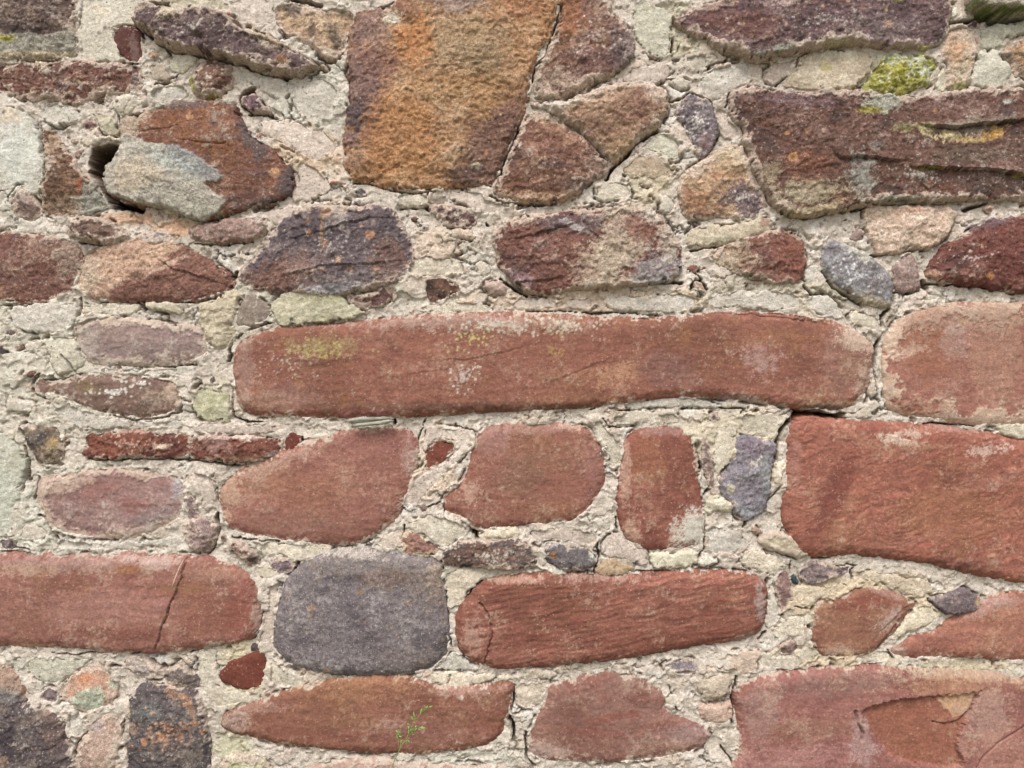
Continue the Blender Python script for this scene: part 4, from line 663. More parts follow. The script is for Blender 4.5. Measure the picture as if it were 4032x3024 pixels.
S('stone', 'dark', [(-150, 985), (20, 990), (110, 1040), (182, 1150), (170, 1222), (260, 1242), (352, 1302), (412, 1380), (422, 1480), (472, 1560), (462, 1780), (-150, 1780)], cols=[(96, 86, 86), (124, 112, 106), (72, 64, 68), (112, 90, 80)], H=15, r=14, label='big blackish stone at the foot corner with a tan upper edge',
  patches=[PP([(-160, 980), (60, 985), (170, 1110), (190, 1220), (120, 1180), (-160, 1130)], (184, 154, 134), 0.8, 1.8), E(60, 1180, 120, 50, (140, 136, 130), 0.6), E(320, 1310, 70, 40, (140, 118, 106), 0.5), DOT([(5, 1555, 16), (90, 1490, 8), (160, 1352, 7), (30, 1600, 40)], (178, 140, 112), 0.55), E(360, 1430, 60, 150, (128, 104, 94), 0.5, 0, 1.5), E(170, 1160, 24, 40, (176, 126, 96), 0.6)])
S('stone', 'pale', [(380, 1165), (420, 1100), (500, 1040), (620, 990), (702, 1030), (752, 1120), (735, 1230), (640, 1292), (550, 1302), (460, 1252), (400, 1212)], cols=[(198, 160, 138), (212, 182, 160), (176, 136, 114), (200, 154, 120)], H=11, rough=0.5, label='peach coloured stone with a mint green patch', patches=[PP([(450, 1200), (560, 1130), (680, 1120), (690, 1200), (640, 1285), (550, 1295), (470, 1250)], (178, 190, 170), 0.8, 2.4), E(740, 1100, 40, 50, (190, 200, 178), 0.7), E(560, 1090, 50, 30, (204, 142, 106), 0.6)])
S('stone', 'purple', [(250, 1190), (300, 1140), (360, 1160), (385, 1240), (310, 1250), (262, 1230)], H=8, r=5, cols=[(136, 120, 120), (164, 150, 142), (106, 94, 98), (140, 120, 112)])
S('stone', 'dark', [(828, 1242), (880, 1152), (960, 1108), (1060, 1118), (1180, 1130), (1292, 1172), (1332, 1280), (1342, 1400), (1352, 1520), (1342, 1780), (830, 1780), (820, 1552), (840, 1400)], cols=[(98, 90, 90), (132, 122, 116), (70, 64, 68), (128, 100, 84)], H=14, label='black stone blotched with orange, low in the wall left of the grass sprig',
  patches=[E(1150, 1180, 110, 30, (184, 140, 112), 0.6, -25, 1.6), E(1250, 1270, 26, 90, (182, 138, 110), 0.6, 25, 1.5), E(1120, 1430, 120, 60, (178, 134, 106), 0.55, 0, 1.8), E(860, 1390, 60, 50, (186, 152, 130), 0.6), DOT([(955, 1475, 28), (1275, 1360, 22), (1060, 1450, 18), (1320, 1420, 16), (1230, 1390, 14)], (198, 142, 108)), E(1000, 1290, 90, 60, (120, 124, 120), 0.6), LI(1080, 1400, 240, 220, 60, (190, 146, 116), 1.3), E(1250, 1580, 100, 60, (150, 136, 122), 0.5)])
S('stone', 'pale', [(478, 1602), (500, 1500), (562, 1432), (602, 1342), (700, 1310), (792, 1342), (782, 1450), (762, 1562), (722, 1780), (470, 1780)], cols=[(190, 164, 148), (206, 184, 168), (164, 138, 126), (188, 160, 140)], H=11, rough=0.6, label='pale pinkish stone between the blackish and the orange blotched stone', patches=[E(620, 1380, 50, 50, (160, 146, 146), 0.6)])
S('stone', 'purple', [(1060, 1130), (1070, 1040), (1140, 990), (1180, 960), (1215, 1040), (1290, 1070), (1300, 1150), (1180, 1130)], H=11, r=5, cols=[(120, 108, 102), (156, 144, 132), (88, 80, 78), (132, 112, 98)], edge=3)
S('stone', 'pale', [(780, 1000), (850, 925), (940, 960), (1050, 1030), (1070, 1090), (980, 1080), (880, 1060)], cols=[(172, 160, 152), (190, 178, 168), (146, 136, 130), (180, 154, 138)], H=11, r=4)
at_tile('W')
S('stone', 'red', [(478, 1548), (492, 1526), (560, 1510), (640, 1485), (720, 1466), (800, 1460), (900, 1465), (970, 1485), (1040, 1475), (1109, 1470), (1106, 1510), (1091, 1560), (1078, 1598), (1037, 1620), (930, 1632), (837, 1629), (737, 1622), (660, 1617), (600, 1612), (560, 1598), (505, 1590), (474, 1572)],
  cols=[(154, 96, 82), (170, 116, 100), (134, 80, 68), (158, 106, 78)], smear=0.35, r=16, H=15, label='long red block behind the green grass sprig',
  patches=[E(790, 1480, 90, 30, (172, 122, 88), 0.6, 0, 1.5), E(510, 1555, 30, 26, (190, 168, 158), 0.7, 30, 1.5), E(560, 1525, 60, 14, (176, 140, 128), 0.5), E(1010, 1490, 70, 14, (196, 164, 152), 0.5, 0, 1.8), E(1050, 1570, 60, 30, (140, 84, 70), 0.5), E(900, 1580, 140, 30, (160, 112, 102), 0.45, 0, 1.5), E(700, 1590, 160, 20, (134, 80, 66), 0.4), DOT([(987, 1599, 3), (995, 1505, 6)], (226, 214, 200)), LI(1020, 1480, 70, 20, 40, (216, 196, 184), 1.0)])
S('stone', 'red', [(1141, 1602), (1150, 1570), (1178, 1522), (1186, 1482), (1260, 1461), (1330, 1451), (1392, 1462), (1432, 1500), (1442, 1540), (1520, 1570), (1537, 1590), (1512, 1621), (1430, 1641), (1300, 1652), (1180, 1647), (1146, 1631)],
  cols=[(162, 112, 104), (182, 142, 132), (140, 88, 80), (160, 108, 94)], smear=0.5, mot=1.1, label='pinkish red block mottled with mauve, at the foot of the wall view',
  patches=[E(1330, 1545, 60, 8, (138, 74, 64), 0.5, 8), E(1420, 1570, 60, 10, (144, 84, 72), 0.4, 10), E(1280, 1580, 70, 10, (142, 82, 72), 0.4, -4), E(1180, 1620, 60, 16, (190, 164, 156), 0.6), E(1260, 1480, 60, 14, (140, 82, 74), 0.5, 20), E(1490, 1585, 60, 20, (166, 138, 138), 0.5)])
S('stone', 'red', [(1588, 1482), (1640, 1460), (1750, 1448), (1850, 1441), (1950, 1438), (2080, 1448), (2300, 1472), (2300, 1760), (1568, 1760), (1580, 1660), (1600, 1610), (1594, 1545)],
  cols=[(160, 106, 94), (178, 132, 116), (138, 86, 76), (166, 114, 84)], r=18, H=17, smear=0.35, mot=0.9, bulge=4, label='broad red block in the lower corner with a scooped out flake scar',
  patches=[E(1800, 1475, 140, 26, (140, 106, 98), 0.6, 5, 1.4), E(1640, 1540, 44, 60, (172, 142, 132), 0.5, 0, 1.5), E(2080, 1450, 160, 24, (186, 166, 138), 0.7, -4, 1.4), E(2060, 1480, 120, 20, (184, 134, 100), 0.6), PP([(1850, 1525), (1960, 1505), (2060, 1498), (2112, 1490), (2095, 1540), (2060, 1590), (2080, 1660), (1930, 1640), (1880, 1580)], (156, 94, 70), 0.7, 1.4, -5.0), PP([(2022, 1505), (2060, 1494), (2108, 1490), (2090, 1530), (2060, 1550), (2040, 1530)], (200, 158, 118), 0.85, 1.0, 0.8), E(1700, 1640, 150, 30, (178, 126, 122), 0.6, 8, 1.5), E(1860, 1600, 24, 60, (180, 152, 150), 0.6, 10), E(2130, 1540, 50, 70, (180, 148, 132), 0.6, 0, 1.5), E(2160, 1620, 60, 50, (184, 132, 114), 0.5), E(1740, 1570, 90, 24, (150, 108, 88), 0.5, 4)],
  cracks=[([(1842, 1532), (1848, 1552), (1856, 1572), (1856, 1592)], 2.4, 5), ([(2112, 1490), (2095, 1530), (2070, 1552), (2040, 1562), (2012, 1556)], 1.2, 3), ([(2105, 1655), (2112, 1635), (2150, 1600), (2212, 1560)], 1.2, 2.5)],
  ledges=[([(1840, 1532), (1900, 1517), (1960, 1504), (2030, 1500)], 1.0, 10), ([(2012, 1556), (2040, 1563), (2070, 1552), (2100, 1525)], 3, 12)])
S('stone', 'red', [(1922, 1410), (1945, 1386), (2010, 1360), (2070, 1330), (2120, 1300), (2150, 1276), (2300, 1272), (2300, 1440), (2160, 1426), (2050, 1421), (1962, 1426)],
  cols=[(162, 104, 92), (178, 126, 112), (138, 84, 76), (158, 102, 82)], smear=0.4, label='red block at the frame edge above the scooped block', patches=[E(1945, 1410, 20, 16, (184, 162, 148), 0.8), E(2130, 1310, 60, 14, (184, 146, 138), 0.6, 25), E(2000, 1400, 60, 14, (140, 84, 74), 0.5, 15), E(2170, 1300, 40, 16, (188, 150, 142), 0.5)])
at_tile('I')
S('stone', 'red', [(850, 642), (902, 572), (1032, 542), (1112, 490), (1270, 490), (1402, 530), (1512, 590), (1500, 622), (1442, 682), (1392, 762), (1322, 832), (1262, 892), (1150, 932), (1012, 952), (920, 932), (868, 872), (830, 832), (850, 740)],
  cols=[(152, 98, 82), (168, 118, 102), (134, 80, 70), (152, 104, 80)], smear=0.4, r=14, label='small red block with a grooved mauve corner, above the scooped block', patches=[E(1180, 580, 200, 60, (140, 72, 62), 0.6, 12, 1.4), E(1330, 700, 110, 40, (178, 150, 144), 0.7, 40, 1.3), E(1060, 900, 130, 36, (188, 162, 144), 0.6, -5, 1.5), E(1330, 530, 120, 26, (176, 140, 130), 0.6, -20), E(1080, 925, 36, 26, (214, 180, 140), 0.8, 0, 1.5)],
  ledges=[([(1250, 800), (1330, 720), (1420, 630), (1500, 585)], 2.2, 6)], cracks=[([(1270, 880), (1340, 790), (1400, 700)], 1.5, 3)])
S('stone', 'dark', [(1610, 562), (1700, 540), (1812, 490), (1892, 542), (1942, 545), (1912, 642), (1800, 652), (1720, 662), (1640, 602)], cols=[(122, 108, 110), (148, 134, 132), (96, 84, 88), (128, 106, 102)], H=15, r=4, rough=0.7, smear=0.05, label='angular grey chunk on the shoulder of the red block at the frame edge', patches=[E(1920, 590, 26, 50, (204, 172, 136), 0.8)])
S('stone', 'purple', [(600, 402), (640, 380), (700, 388), (712, 500), (722, 600), (652, 674), (620, 562), (598, 480)], cols=[(150, 122, 116), (172, 152, 142), (124, 96, 94), (148, 118, 108)], H=10, r=5, rough=0.7, label='narrow purple sliver right of the striped red block')
S('stone', 'purple', [(762, 392), (832, 330), (922, 330), (1000, 338), (1094, 362), (1052, 412), (920, 452), (820, 472), (770, 432)], cols=[(138, 122, 120), (176, 158, 146), (106, 92, 94), (150, 126, 112)], H=11, r=5, mot=1.2, label='speckled purple stone under the largest red block')
S('stone', 'purple', [(645, 872), (720, 818), (774, 880), (742, 922), (652, 934), (630, 905)], H=8, r=8, edge=3, cols=[(136, 116, 108), (164, 144, 130), (112, 94, 90), (138, 114, 102)])
S('stone', 'dark', [(708, 418), (735, 412), (757, 465), (722, 470)], H=10, r=2, cols=[(56, 74, 80), (70, 88, 92), (44, 58, 64), (56, 74, 80)], smear=0, rough=0.2, label='tiny blue black slate splinter beside the speckled purple stone')
S('mortar_patch', 'mortar', [(282, 905), (400, 895), (512, 898), (500, 980), (492, 1030), (440, 1060), (382, 1077), (312, 1022), (275, 960)], H=10, cols=[(204, 176, 156), (216, 194, 176), (182, 156, 136), (206, 174, 148)])
S('mortar_patch', 'mortar', [(80, 1082), (200, 1040), (300, 1018), (352, 1070), (330, 1140), (312, 1200), (230, 1242), (110, 1232), (85, 1160)], H=12, r=8, cols=[(196, 176, 152), (210, 192, 170), (172, 150, 128), (200, 172, 144)])
S('mortar_patch', 'mortar', [(100, 1252), (230, 1244), (332, 1238), (322, 1362), (170, 1384), (110, 1340)], H=11, r=7, cols=[(206, 166, 146), (214, 186, 166), (184, 146, 128), (212, 160, 136)])
S('mortar_patch', 'mortar', [(335, 1140), (370, 1125), (402, 1180), (385, 1250), (345, 1250)], H=9, r=4)
S('mortar_patch', 'mortar', [(370, 330), (380, 270), (470, 240), (600, 265), (690, 330), (685, 372), (610, 395), (575, 440), (530, 410), (440, 375)], H=10, r=5, cols=[(208, 194, 168), (222, 210, 188), (186, 170, 142), (206, 184, 158)])
S('mortar_patch', 'mortar', [(555, 440), (600, 430), (600, 480), (640, 690), (630, 730), (560, 770), (535, 750), (548, 600)], H=9, r=4, cols=[(206, 198, 184), (218, 210, 198), (188, 178, 164), (204, 190, 172)])
S('mortar_patch', 'mortar', [(720, 480), (850, 475), (1080, 455), (1085, 490), (1030, 540), (900, 570), (860, 625), (740, 625), (720, 560)], H=9, r=5, cols=[(204, 184, 152), (216, 198, 170), (180, 160, 128), (204, 176, 140)])
S('mortar_patch', 'mortar', [(1120, 360), (1260, 370), (1420, 410), (1540, 400), (1600, 440), (1640, 520), (1560, 560), (1470, 565), (1400, 520), (1250, 470), (1120, 445)], H=10, r=6, cols=[(206, 188, 160), (218, 202, 178), (184, 164, 134), (206, 180, 150)])
S('mortar_patch', 'mortar', [(1490, 640), (1600, 570), (1720, 675), (1640, 730), (1500, 790), (1390, 835), (1340, 830), (1390, 770), (1450, 690)], H=10, r=6, cols=[(206, 194, 164), (218, 206, 182), (184, 170, 138), (204, 182, 150)])
S('mortar_patch', 'mortar', [(95, 310), (150, 282), (225, 300), (232, 340), (150, 368), (100, 350)], H=12, r=6, cols=[(202, 202, 184), (214, 212, 198), (184, 180, 158), (200, 194, 170)])
at_tile('H')
S('stone', 'dark', [(650, 292), (700, 230), (800, 188), (960, 190), (1140, 168), (1200, 190), (1262, 250), (1262, 360), (1150, 382), (980, 372), (850, 352), (680, 362)], cols=[(104, 92, 88), (146, 130, 120), (74, 66, 64), (116, 90, 80)], H=13, r=6, rough=1.2, mat='rough', label='flat blackish crusted stone above the striped red block', patches=[LI(950, 280, 280, 80, 80, (190, 180, 166), 1.1)])
S('stone', 'dark', [(1320, 205), (1380, 198), (1480, 238), (1580, 240), (1662, 280), (1642, 340), (1560, 382), (1420, 362), (1322, 325)], cols=[(112, 106, 106), (146, 140, 136), (80, 76, 78), (120, 104, 96)], H=12, r=6, label='small dark grey stone with one orange spot, above the striped red block', patches=[DOT([(1375, 278, 24)], (160, 112, 74)), E(1360, 215, 40, 18, (196, 186, 186), 0.7), E(1640, 285, 40, 30, (200, 204, 194), 0.9)])
S('mortar_patch', 'mortar', [(1648, 402), (1662, 350), (1690, 312), (1780, 308), (1882, 340), (1902, 370), (1820, 432), (1690, 444)], H=13, r=6, cols=[(192, 158, 116), (210, 182, 144), (166, 130, 92), (194, 152, 100)], label='orange tan mortar lump on the top edge of the striped red block')
S('stone', 'brown', [(370, 262), (402, 140), (470, 118), (560, 180), (642, 240), (602, 302), (480, 292)], cols=[(156, 122, 112), (190, 162, 146), (128, 94, 90), (164, 120, 98)], H=9, r=6, smear=0.6, smc=(208, 192, 162), label='purple brown fragment half smothered in mortar above the grey basalt block')
S('mortar_patch', 'mortar', [(880, 130), (980, 95), (1150, 93), (1172, 150), (1100, 182), (940, 190), (885, 165)], H=13, r=6, cols=[(212, 200, 172), (224, 214, 192), (190, 176, 146), (210, 194, 164)])
S('mortar_patch', 'mortar', [(1992, 270), (2060, 248), (2212, 256), (2300, 240), (2330, 330), (2260, 365), (2090, 372), (2010, 350)], H=12, r=6, cols=[(204, 200, 172), (216, 212, 190), (182, 176, 144), (206, 190, 160)])
S('mortar_patch', 'mortar', [(500, 1052), (620, 1040), (760, 1040), (980, 1060), (1100, 1060), (1180, 1050), (1140, 1100), (980, 1100), (880, 1130), (740, 1158), (690, 1140), (560, 1120)], H=10, r=5, cols=[(206, 192, 168), (218, 206, 186), (184, 168, 142), (204, 180, 146)], cracks=[([(705, 1060), (700, 1100), (695, 1145)], 1.3, 5)])
S('mortar_patch', 'mortar', [(1170, 1015), (1280, 1005), (1380, 1040), (1415, 1060), (1340, 1090), (1180, 1100), (1150, 1085)], H=11, r=4, cols=[(184, 168, 146), (202, 188, 168), (150, 134, 114), (180, 140, 110)])
S('mortar_patch', 'mortar', [(1130, 1110), (1340, 1090), (1360, 1110), (1330, 1200), (1240, 1280), (1180, 1290), (1120, 1240)], H=8, r=5, cols=[(202, 184, 162), (214, 200, 180), (180, 160, 138), (200, 174, 148)])
at_tile('W')
S('stone', 'red', [(985, 1345), (992, 1310), (1020, 1281), (1050, 1252), (1100, 1241), (1200, 1236), (1300, 1243), (1400, 1241), (1500, 1233), (1570, 1232), (1632, 1240), (1657, 1262), (1657, 1320), (1642, 1371), (1580, 1391), (1500, 1396), (1380, 1421), (1240, 1436), (1130, 1446), (1060, 1446), (1012, 1426), (985, 1395)],
  cols=[(152, 92, 78), (166, 108, 92), (128, 74, 62), (150, 96, 72)], smear=0.15, r=20, H=19, own_lam=1, ang=11, lsize=6, bend=2, lam=1.7, bulge=4, label='striped red block with slanting bedding, beside the grey basalt block',
  patches=[E(1020, 1380, 26, 50, (196, 162, 146), 0.55, -10, 1.8), E(1300, 1245, 100, 10, (186, 156, 146), 0.6, 0, 1.6), E(1640, 1300, 12, 50, (176, 158, 152), 0.7), E(1600, 1380, 40, 12, (176, 156, 140), 0.7, 20), E(1450, 1375, 160, 18, (128, 72, 58), 0.5, 9), E(1110, 1250, 60, 8, (212, 180, 160), 0.5, 0, 1.8), E(1100, 1420, 90, 18, (160, 104, 90), 0.4)],
  cracks=[([(1038, 1300), (1058, 1330), (1064, 1370), (1052, 1410), (1046, 1440)], 1.6, 4)], ledges=[([(1046, 1440), (1064, 1370), (1056, 1325)], -1.5, 10)])
S('stone', 'purple', [(1428, 1434), (1480, 1424), (1518, 1432), (1512, 1452), (1440, 1452)], H=9, r=4, cols=[(140, 130, 134), (164, 154, 154), (112, 104, 110), (144, 128, 124)])
S('stone', 'mauve', [(640, 1660), (700, 1642), (760, 1636), (840, 1640), (1000, 1652), (1125, 1652), (1135, 1780), (640, 1780)], cols=[(188, 154, 142), (204, 178, 164), (164, 124, 116), (188, 150, 130)], H=12, smear=0.7, label='pale pinkish stone just showing beneath the grass sprig')
S('stone', 'pale', [(470, 1650), (520, 1625), (590, 1640), (600, 1780), (460, 1780)], cols=[(190, 186, 156), (206, 202, 178), (164, 160, 124), (190, 176, 146)], H=10)

# slabs and lips of the pointing, each standing off a little from the next
_GREY, _CRM, _PNK, _GRN = [(198, 192, 180), (214, 210, 200), (178, 170, 156), (200, 188, 174)], [(206, 196, 174), (218, 210, 192), (186, 174, 150), (206, 188, 162)], [(206, 186, 172), (216, 202, 190), (186, 166, 152), (208, 186, 170)], [(190, 188, 166), (206, 204, 186), (170, 166, 142), (194, 184, 158)]
for t, cols, hh, pts in [
    ('B', _GRN, 9, [(1950, -30), (2150, 60), (2140, 230), (2150, 370), (2050, 382), (1960, 340), (1900, 250), (1880, 60)]),
    ('B', _PNK, 8, [(1930, 400), (2140, 385), (2160, 470), (2075, 540), (1960, 550), (1830, 530), (1820, 470)]),
    ('C', _GREY, 9, [(110, 470), (260, 402), (430, 392), (465, 500), (400, 555), (290, 612), (205, 662), (110, 602)]),
    ('C', _PNK, 8, [(200, 680), (290, 700), (320, 780), (385, 830), (380, 920), (250, 890)]),
    ('C', _PNK, 9, [(540, 420), (760, 345), (740, 420), (610, 540), (530, 515)]),
    ('B', [(196, 172, 142), (208, 188, 162), (176, 150, 120), (200, 168, 132)], 10, [(1800, 1110), (1900, 1000), (2030, 995), (2140, 1070), (2185, 1115), (2100, 1172), (1900, 1150)]),
    ('B', _CRM, 8, [(1650, 1180), (1860, 1168), (1900, 1290), (1640, 1305)]), ('B', _GRN, 9, [(1910, 960), (2050, 840), (2200, 900), (2212, 1040), (2140, 1060), (2030, 985)]),
    ('B', _CRM, 9, [(330, 1245), (590, 1245), (550, 1340), (380, 1345)]), ('B', _PNK, 8, [(600, 1240), (900, 1225), (960, 1280), (1180, 1330), (1000, 1400), (900, 1380), (800, 1320)]), ('B', _PNK, 8, [(1200, 1335), (1550, 1320), (1640, 1320), (1540, 1378), (1400, 1400), (1050, 1400)]),
    ('A', _GREY, 8, [(1880, 520), (2060, 490), (2190, 540), (2180, 760), (2020, 820), (1900, 700)]), ('A', _GREY, 9, [(1500, 420), (1720, 500), (1860, 500), (1880, 620), (1780, 640), (1700, 590), (1560, 520)]),
    ('A', _PNK, 8, [(1640, 770), (1860, 760), (2180, 860), (2190, 1000), (2040, 1060), (1900, 980), (1700, 880)]), ('A', _PNK, 7.5, [(1920, 1020), (2080, 1090), (2150, 1240), (1900, 1320), (1880, 1250), (1920, 1180)]),
    ('A', _PNK, 8, [(1520, 1400), (1900, 1320), (2180, 1290), (2080, 1360), (1780, 1470), (1740, 1420)]), ('A', _GREY, 8, [(950, 560), (1200, 520), (1230, 620), (1050, 690), (950, 660)]), ('A', _GREY, 9, [(300, 640), (520, 690), (560, 740), (500, 790), (360, 830), (260, 760)]),
    ('D', _CRM, 9, [(530, 300), (880, 298), (920, 350), (800, 392), (600, 382), (520, 370)]), ('D', _GREY, 8.5, [(560, 722), (900, 738), (1260, 712), (1262, 780), (800, 778), (545, 762)]), ('D', _GREY, 9, [(30, 330), (300, 300), (510, 280), (500, 370), (460, 480), (280, 510), (60, 460)]),
    ('D', _GREY, 9, [(300, 1000), (430, 940), (600, 1010), (780, 1050), (920, 1070), (1150, 1050), (1180, 1130), (900, 1120), (560, 1140), (420, 1080)]), ('D', _PNK, 9, [(1250, 1090), (1480, 1090), (1900, 1080), (1880, 1145), (1600, 1165), (1240, 1160)]),
    ('D', _PNK, 8, [(1210, 1400), (1360, 1390), (1400, 1500), (1400, 1600), (1300, 1659), (1280, 1540)]), ('D', _PNK, 8, [(1180, 1420), (1240, 1400), (1250, 1520), (1200, 1640), (1165, 1640), (1195, 1520)]),
    ('E', _PNK, 9, [(1460, 272), (1640, 262), (1650, 350), (1470, 352)]), ('E', _GREY, 9, [(1665, 258), (2000, 240), (2300, 225), (2320, 370), (2000, 372), (1760, 358)]), ('E', _PNK, 8, [(1100, 270), (1440, 272), (1450, 352), (1160, 352), (1090, 330)]),
    ('E', _GREY, 9, [(1640, 985), (2000, 915), (2200, 905), (2340, 925), (2500, 985), (2200, 985), (1990, 990), (1820, 1000), (1740, 1000)]), ('E', _CRM, 8, [(1740, 1010), (1990, 1000), (2180, 1010), (2200, 1090), (1900, 1100), (1750, 1110)]), ('E', _CRM, 8.5, [(1620, 1050), (1690, 1050), (1740, 1120), (1800, 1180), (1840, 1260), (1790, 1400), (1730, 1380), (1720, 1260), (1640, 1190)]),
    ('E', _PNK, 9, [(540, 1080), (740, 1110), (850, 1130), (860, 1230), (760, 1340), (680, 1420), (560, 1560), (450, 1640), (380, 1600), (480, 1440), (500, 1430), (700, 1310), (760, 1220), (640, 1180), (510, 1280)]),
    ('E', _CRM, 8, [(540, 300), (860, 280), (1020, 350), (900, 380), (560, 370), (420, 360)]), ('E', _CRM, 8, [(420, 20), (560, -20), (800, 20), (820, 130), (640, 130), (520, 150), (420, 120)]),
    ('F', _GREY, 8.5, [(180, 235), (450, 222), (740, 212), (780, 350), (620, 362), (400, 340), (150, 348)]), ('F', _GREY, 8.5, [(780, 270), (930, 240), (1050, 330), (1050, 400), (960, 390), (800, 350)]), ('F', _GREY, 9, [(790, 60), (880, 40), (910, 120), (830, 230), (790, 180)]), ('F', _CRM, 9, [(1060, 400), (1130, 345), (1290, 385), (1280, 500), (1180, 480)]),
    ('F', _CRM, 8, [(380, 1010), (560, 1005), (730, 1020), (690, 1060), (620, 1110), (610, 1200), (400, 1170), (370, 1100)]), ('F', _CRM, 8, [(190, 1120), (360, 1060), (370, 1160), (340, 1200), (345, 1290), (260, 1400), (225, 1480), (200, 1300)]),
    ('H', _PNK, 8, [(180, 205), (380, 90), (400, 110), (370, 245), (310, 272)]), ('H', _CRM, 9, [(420, 60), (640, 0), (780, 60), (840, 110), (800, 170), (700, 230), (640, 250), (560, 170), (420, 120)]), ('H', _CRM, 9, [(670, 380), (940, 360), (980, 400), (900, 450), (840, 510), (800, 570), (770, 620), (690, 640), (668, 480)]), ('H', _GRN, 9, [(930, 405), (1010, 385), (1260, 375), (1430, 370), (1400, 395), (1100, 405), (960, 440)]),
    ('H', _PNK, 8.5, [(1190, 110), (1400, 95), (1660, 110), (1670, 220), (1600, 235), (1400, 190), (1320, 190), (1270, 240)]), ('H', _PNK, 9, [(1690, 190), (1790, 120), (1880, 220), (1990, 250), (2000, 350), (1900, 340), (1780, 300), (1690, 290)]), ('H', _GREY, 8, [(660, 960), (720, 880), (800, 970), (900, 1010), (980, 1040), (700, 1035), (560, 1030)]),
    ('H', _CRM, 8, [(1350, 1010), (1700, 970), (1890, 945), (1900, 1000), (1720, 1030), (1420, 1060)]),
    ('G', _CRM, 9.5, [(1570, 172), (1850, 192), (2200, 212), (2050, 312), (1900, 330), (1840, 285), (1700, 285), (1640, 235)]), ('G', _CRM, 9, [(1615, 350), (1750, 350), (1800, 400), (1760, 460), (1690, 450)]), ('G', _PNK, 8.5, [(1720, 470), (1820, 440), (1800, 600), (1780, 800), (1740, 870), (1660, 850), (1690, 740), (1720, 620)]),
    ('G', _CRM, 9, [(1728, 940), (1800, 955), (1870, 1030), (2000, 1070), (1960, 1140), (1730, 1160)]), ('G', _CRM, 9.5, [(1260, 905), (1400, 872), (1420, 1040), (1430, 1125), (1560, 1168), (1695, 1165), (1690, 1235), (1500, 1268), (1370, 1292), (1312, 1160), (1275, 1040)]), ('G', _GRN, 8.5, [(150, 940), (470, 930), (600, 960), (480, 1040), (390, 1130), (260, 1120), (150, 1010)]), ('G', _GREY, 8, [(400, 1270), (540, 1310), (560, 1420), (490, 1500), (430, 1400)]), ('G', _GREY, 9, [(480, 930), (640, 920), (830, 915), (780, 990), (700, 990), (600, 960)]), ('G', _GREY, 8.5, [(350, 170), (600, 190), (900, 190), (1180, 150), (1190, 240), (1000, 220), (800, 260), (560, 260), (330, 240)]),
    ('I', _CRM, 9, [(640, 690), (860, 640), (845, 740), (815, 745), (830, 850), (720, 805), (640, 850), (580, 780)]), ('I', _CRM, 8.5, [(510, 905), (640, 945), (790, 900), (830, 850), (915, 945), (720, 1042), (640, 1025), (500, 1030)]), ('I', _GREY, 9, [(150, 50), (380, 130), (440, 190), (400, 260), (230, 290), (155, 240)]), ('I', _GREY, 9, [(500, 120), (600, 60), (680, 150), (640, 220), (560, 200)]),
    ('I', _CRM, 8, [(1370, 960), (1340, 900), (1260, 900), (1150, 945), (1000, 965), (930, 960), (1000, 1005), (1300, 985)]),
]:
    S('mortar_patch', 'mortar', pts, t, cols=cols, H=hh, h0=4.0)
# ------------------------------------------------------------------ the wall: one thing, its stones and mortar are its parts
wall = bpy.data.objects.new("stone_wall", None)
scene.collection.objects.link(wall)
wall['label'] = "weathered rubble wall of red sandstone blocks bedded in crumbling cream lime mortar"
wall['category'] = "wall"

F0.dmax = np.full(F0.X.shape, -99, np.float32)
for k, sp in enumerate(SPECS):
    build_stone(sp, F0, wall, np.random.default_rng(100 + k))

# open joints and holes in the mortar: (points, half width in mm, depth in mm)
at_tile('A')
GAPS = []
def gap(tile, pts, w=2.0, dep=22): GAPS.append(([wall_mm(tile, *q) for q in pts], w, dep))
gap('A', [(100, 383), (180, 392), (350, 386)], 2.2); gap('A', [(880, 150), (960, 210), (1060, 310), (1100, 355)], 2.5)
gap('A', [(1080, 320), (1200, 345), (1400, 372), (1560, 415), (1720, 480), (1880, 495)], 3.0, 14); gap('A', [(1000, 545), (1060, 520), (1150, 480)], 2.2)
gap('A', [(1420, 655), (1400, 620), (1460, 595)], 2.5); gap('A', [(1550, 640), (1600, 590), (1640, 570)], 5, 26); gap('A', [(1600, 735), (1700, 740), (1760, 740)], 3)
gap('A', [(800, 420), (850, 405), (890, 410)], 2); gap('A', [(1780, 60), (1790, 140), (1850, 215)], 1.6); gap('A', [(2060, 370), (2140, 395), (2230, 330)], 2.2)
gap('A', [(850, 750), (940, 745), (1020, 715)], 2.2); gap('A', [(760, 740), (775, 800), (770, 880)], 2.2); gap('A', [(640, 830), (660, 870), (740, 890)], 2.0)
gap('A', [(245, 830), (262, 950), (290, 1050), (285, 1160), (255, 1250), (265, 1350)], 1.8); gap('A', [(50, 1280), (110, 1195), (150, 1190)], 2.0); gap('A', [(210, 1270), (255, 1320)], 4)
gap('A', [(1390, 1420), (1480, 1392), (1600, 1340)], 2.0); gap('A', [(430, 1500), (460, 1440)], 2); gap('A', [(1260, 1580), (1400, 1580), (1640, 1565)], 2.0); gap('A', [(500, 1570), (700, 1590), (820, 1575)], 2.5, 12)
gap('A', [(2200, 1320), (2100, 1350), (1750, 1490)], 1.4, 9); gap('A', [(780, 0), (910, 30), (1080, 10)], 5, 24); gap('A', [(1900, -10), (2080, 40)], 5, 24)
gap('B', [(1440, 0), (1390, 150), (1320, 370), (1250, 430), (1235, 540)], 2.2, 26); gap('B', [(1190, 700), (1150, 830), (1100, 960), (1050, 1050), (1030, 1130), (970, 1200)], 2.6, 28)
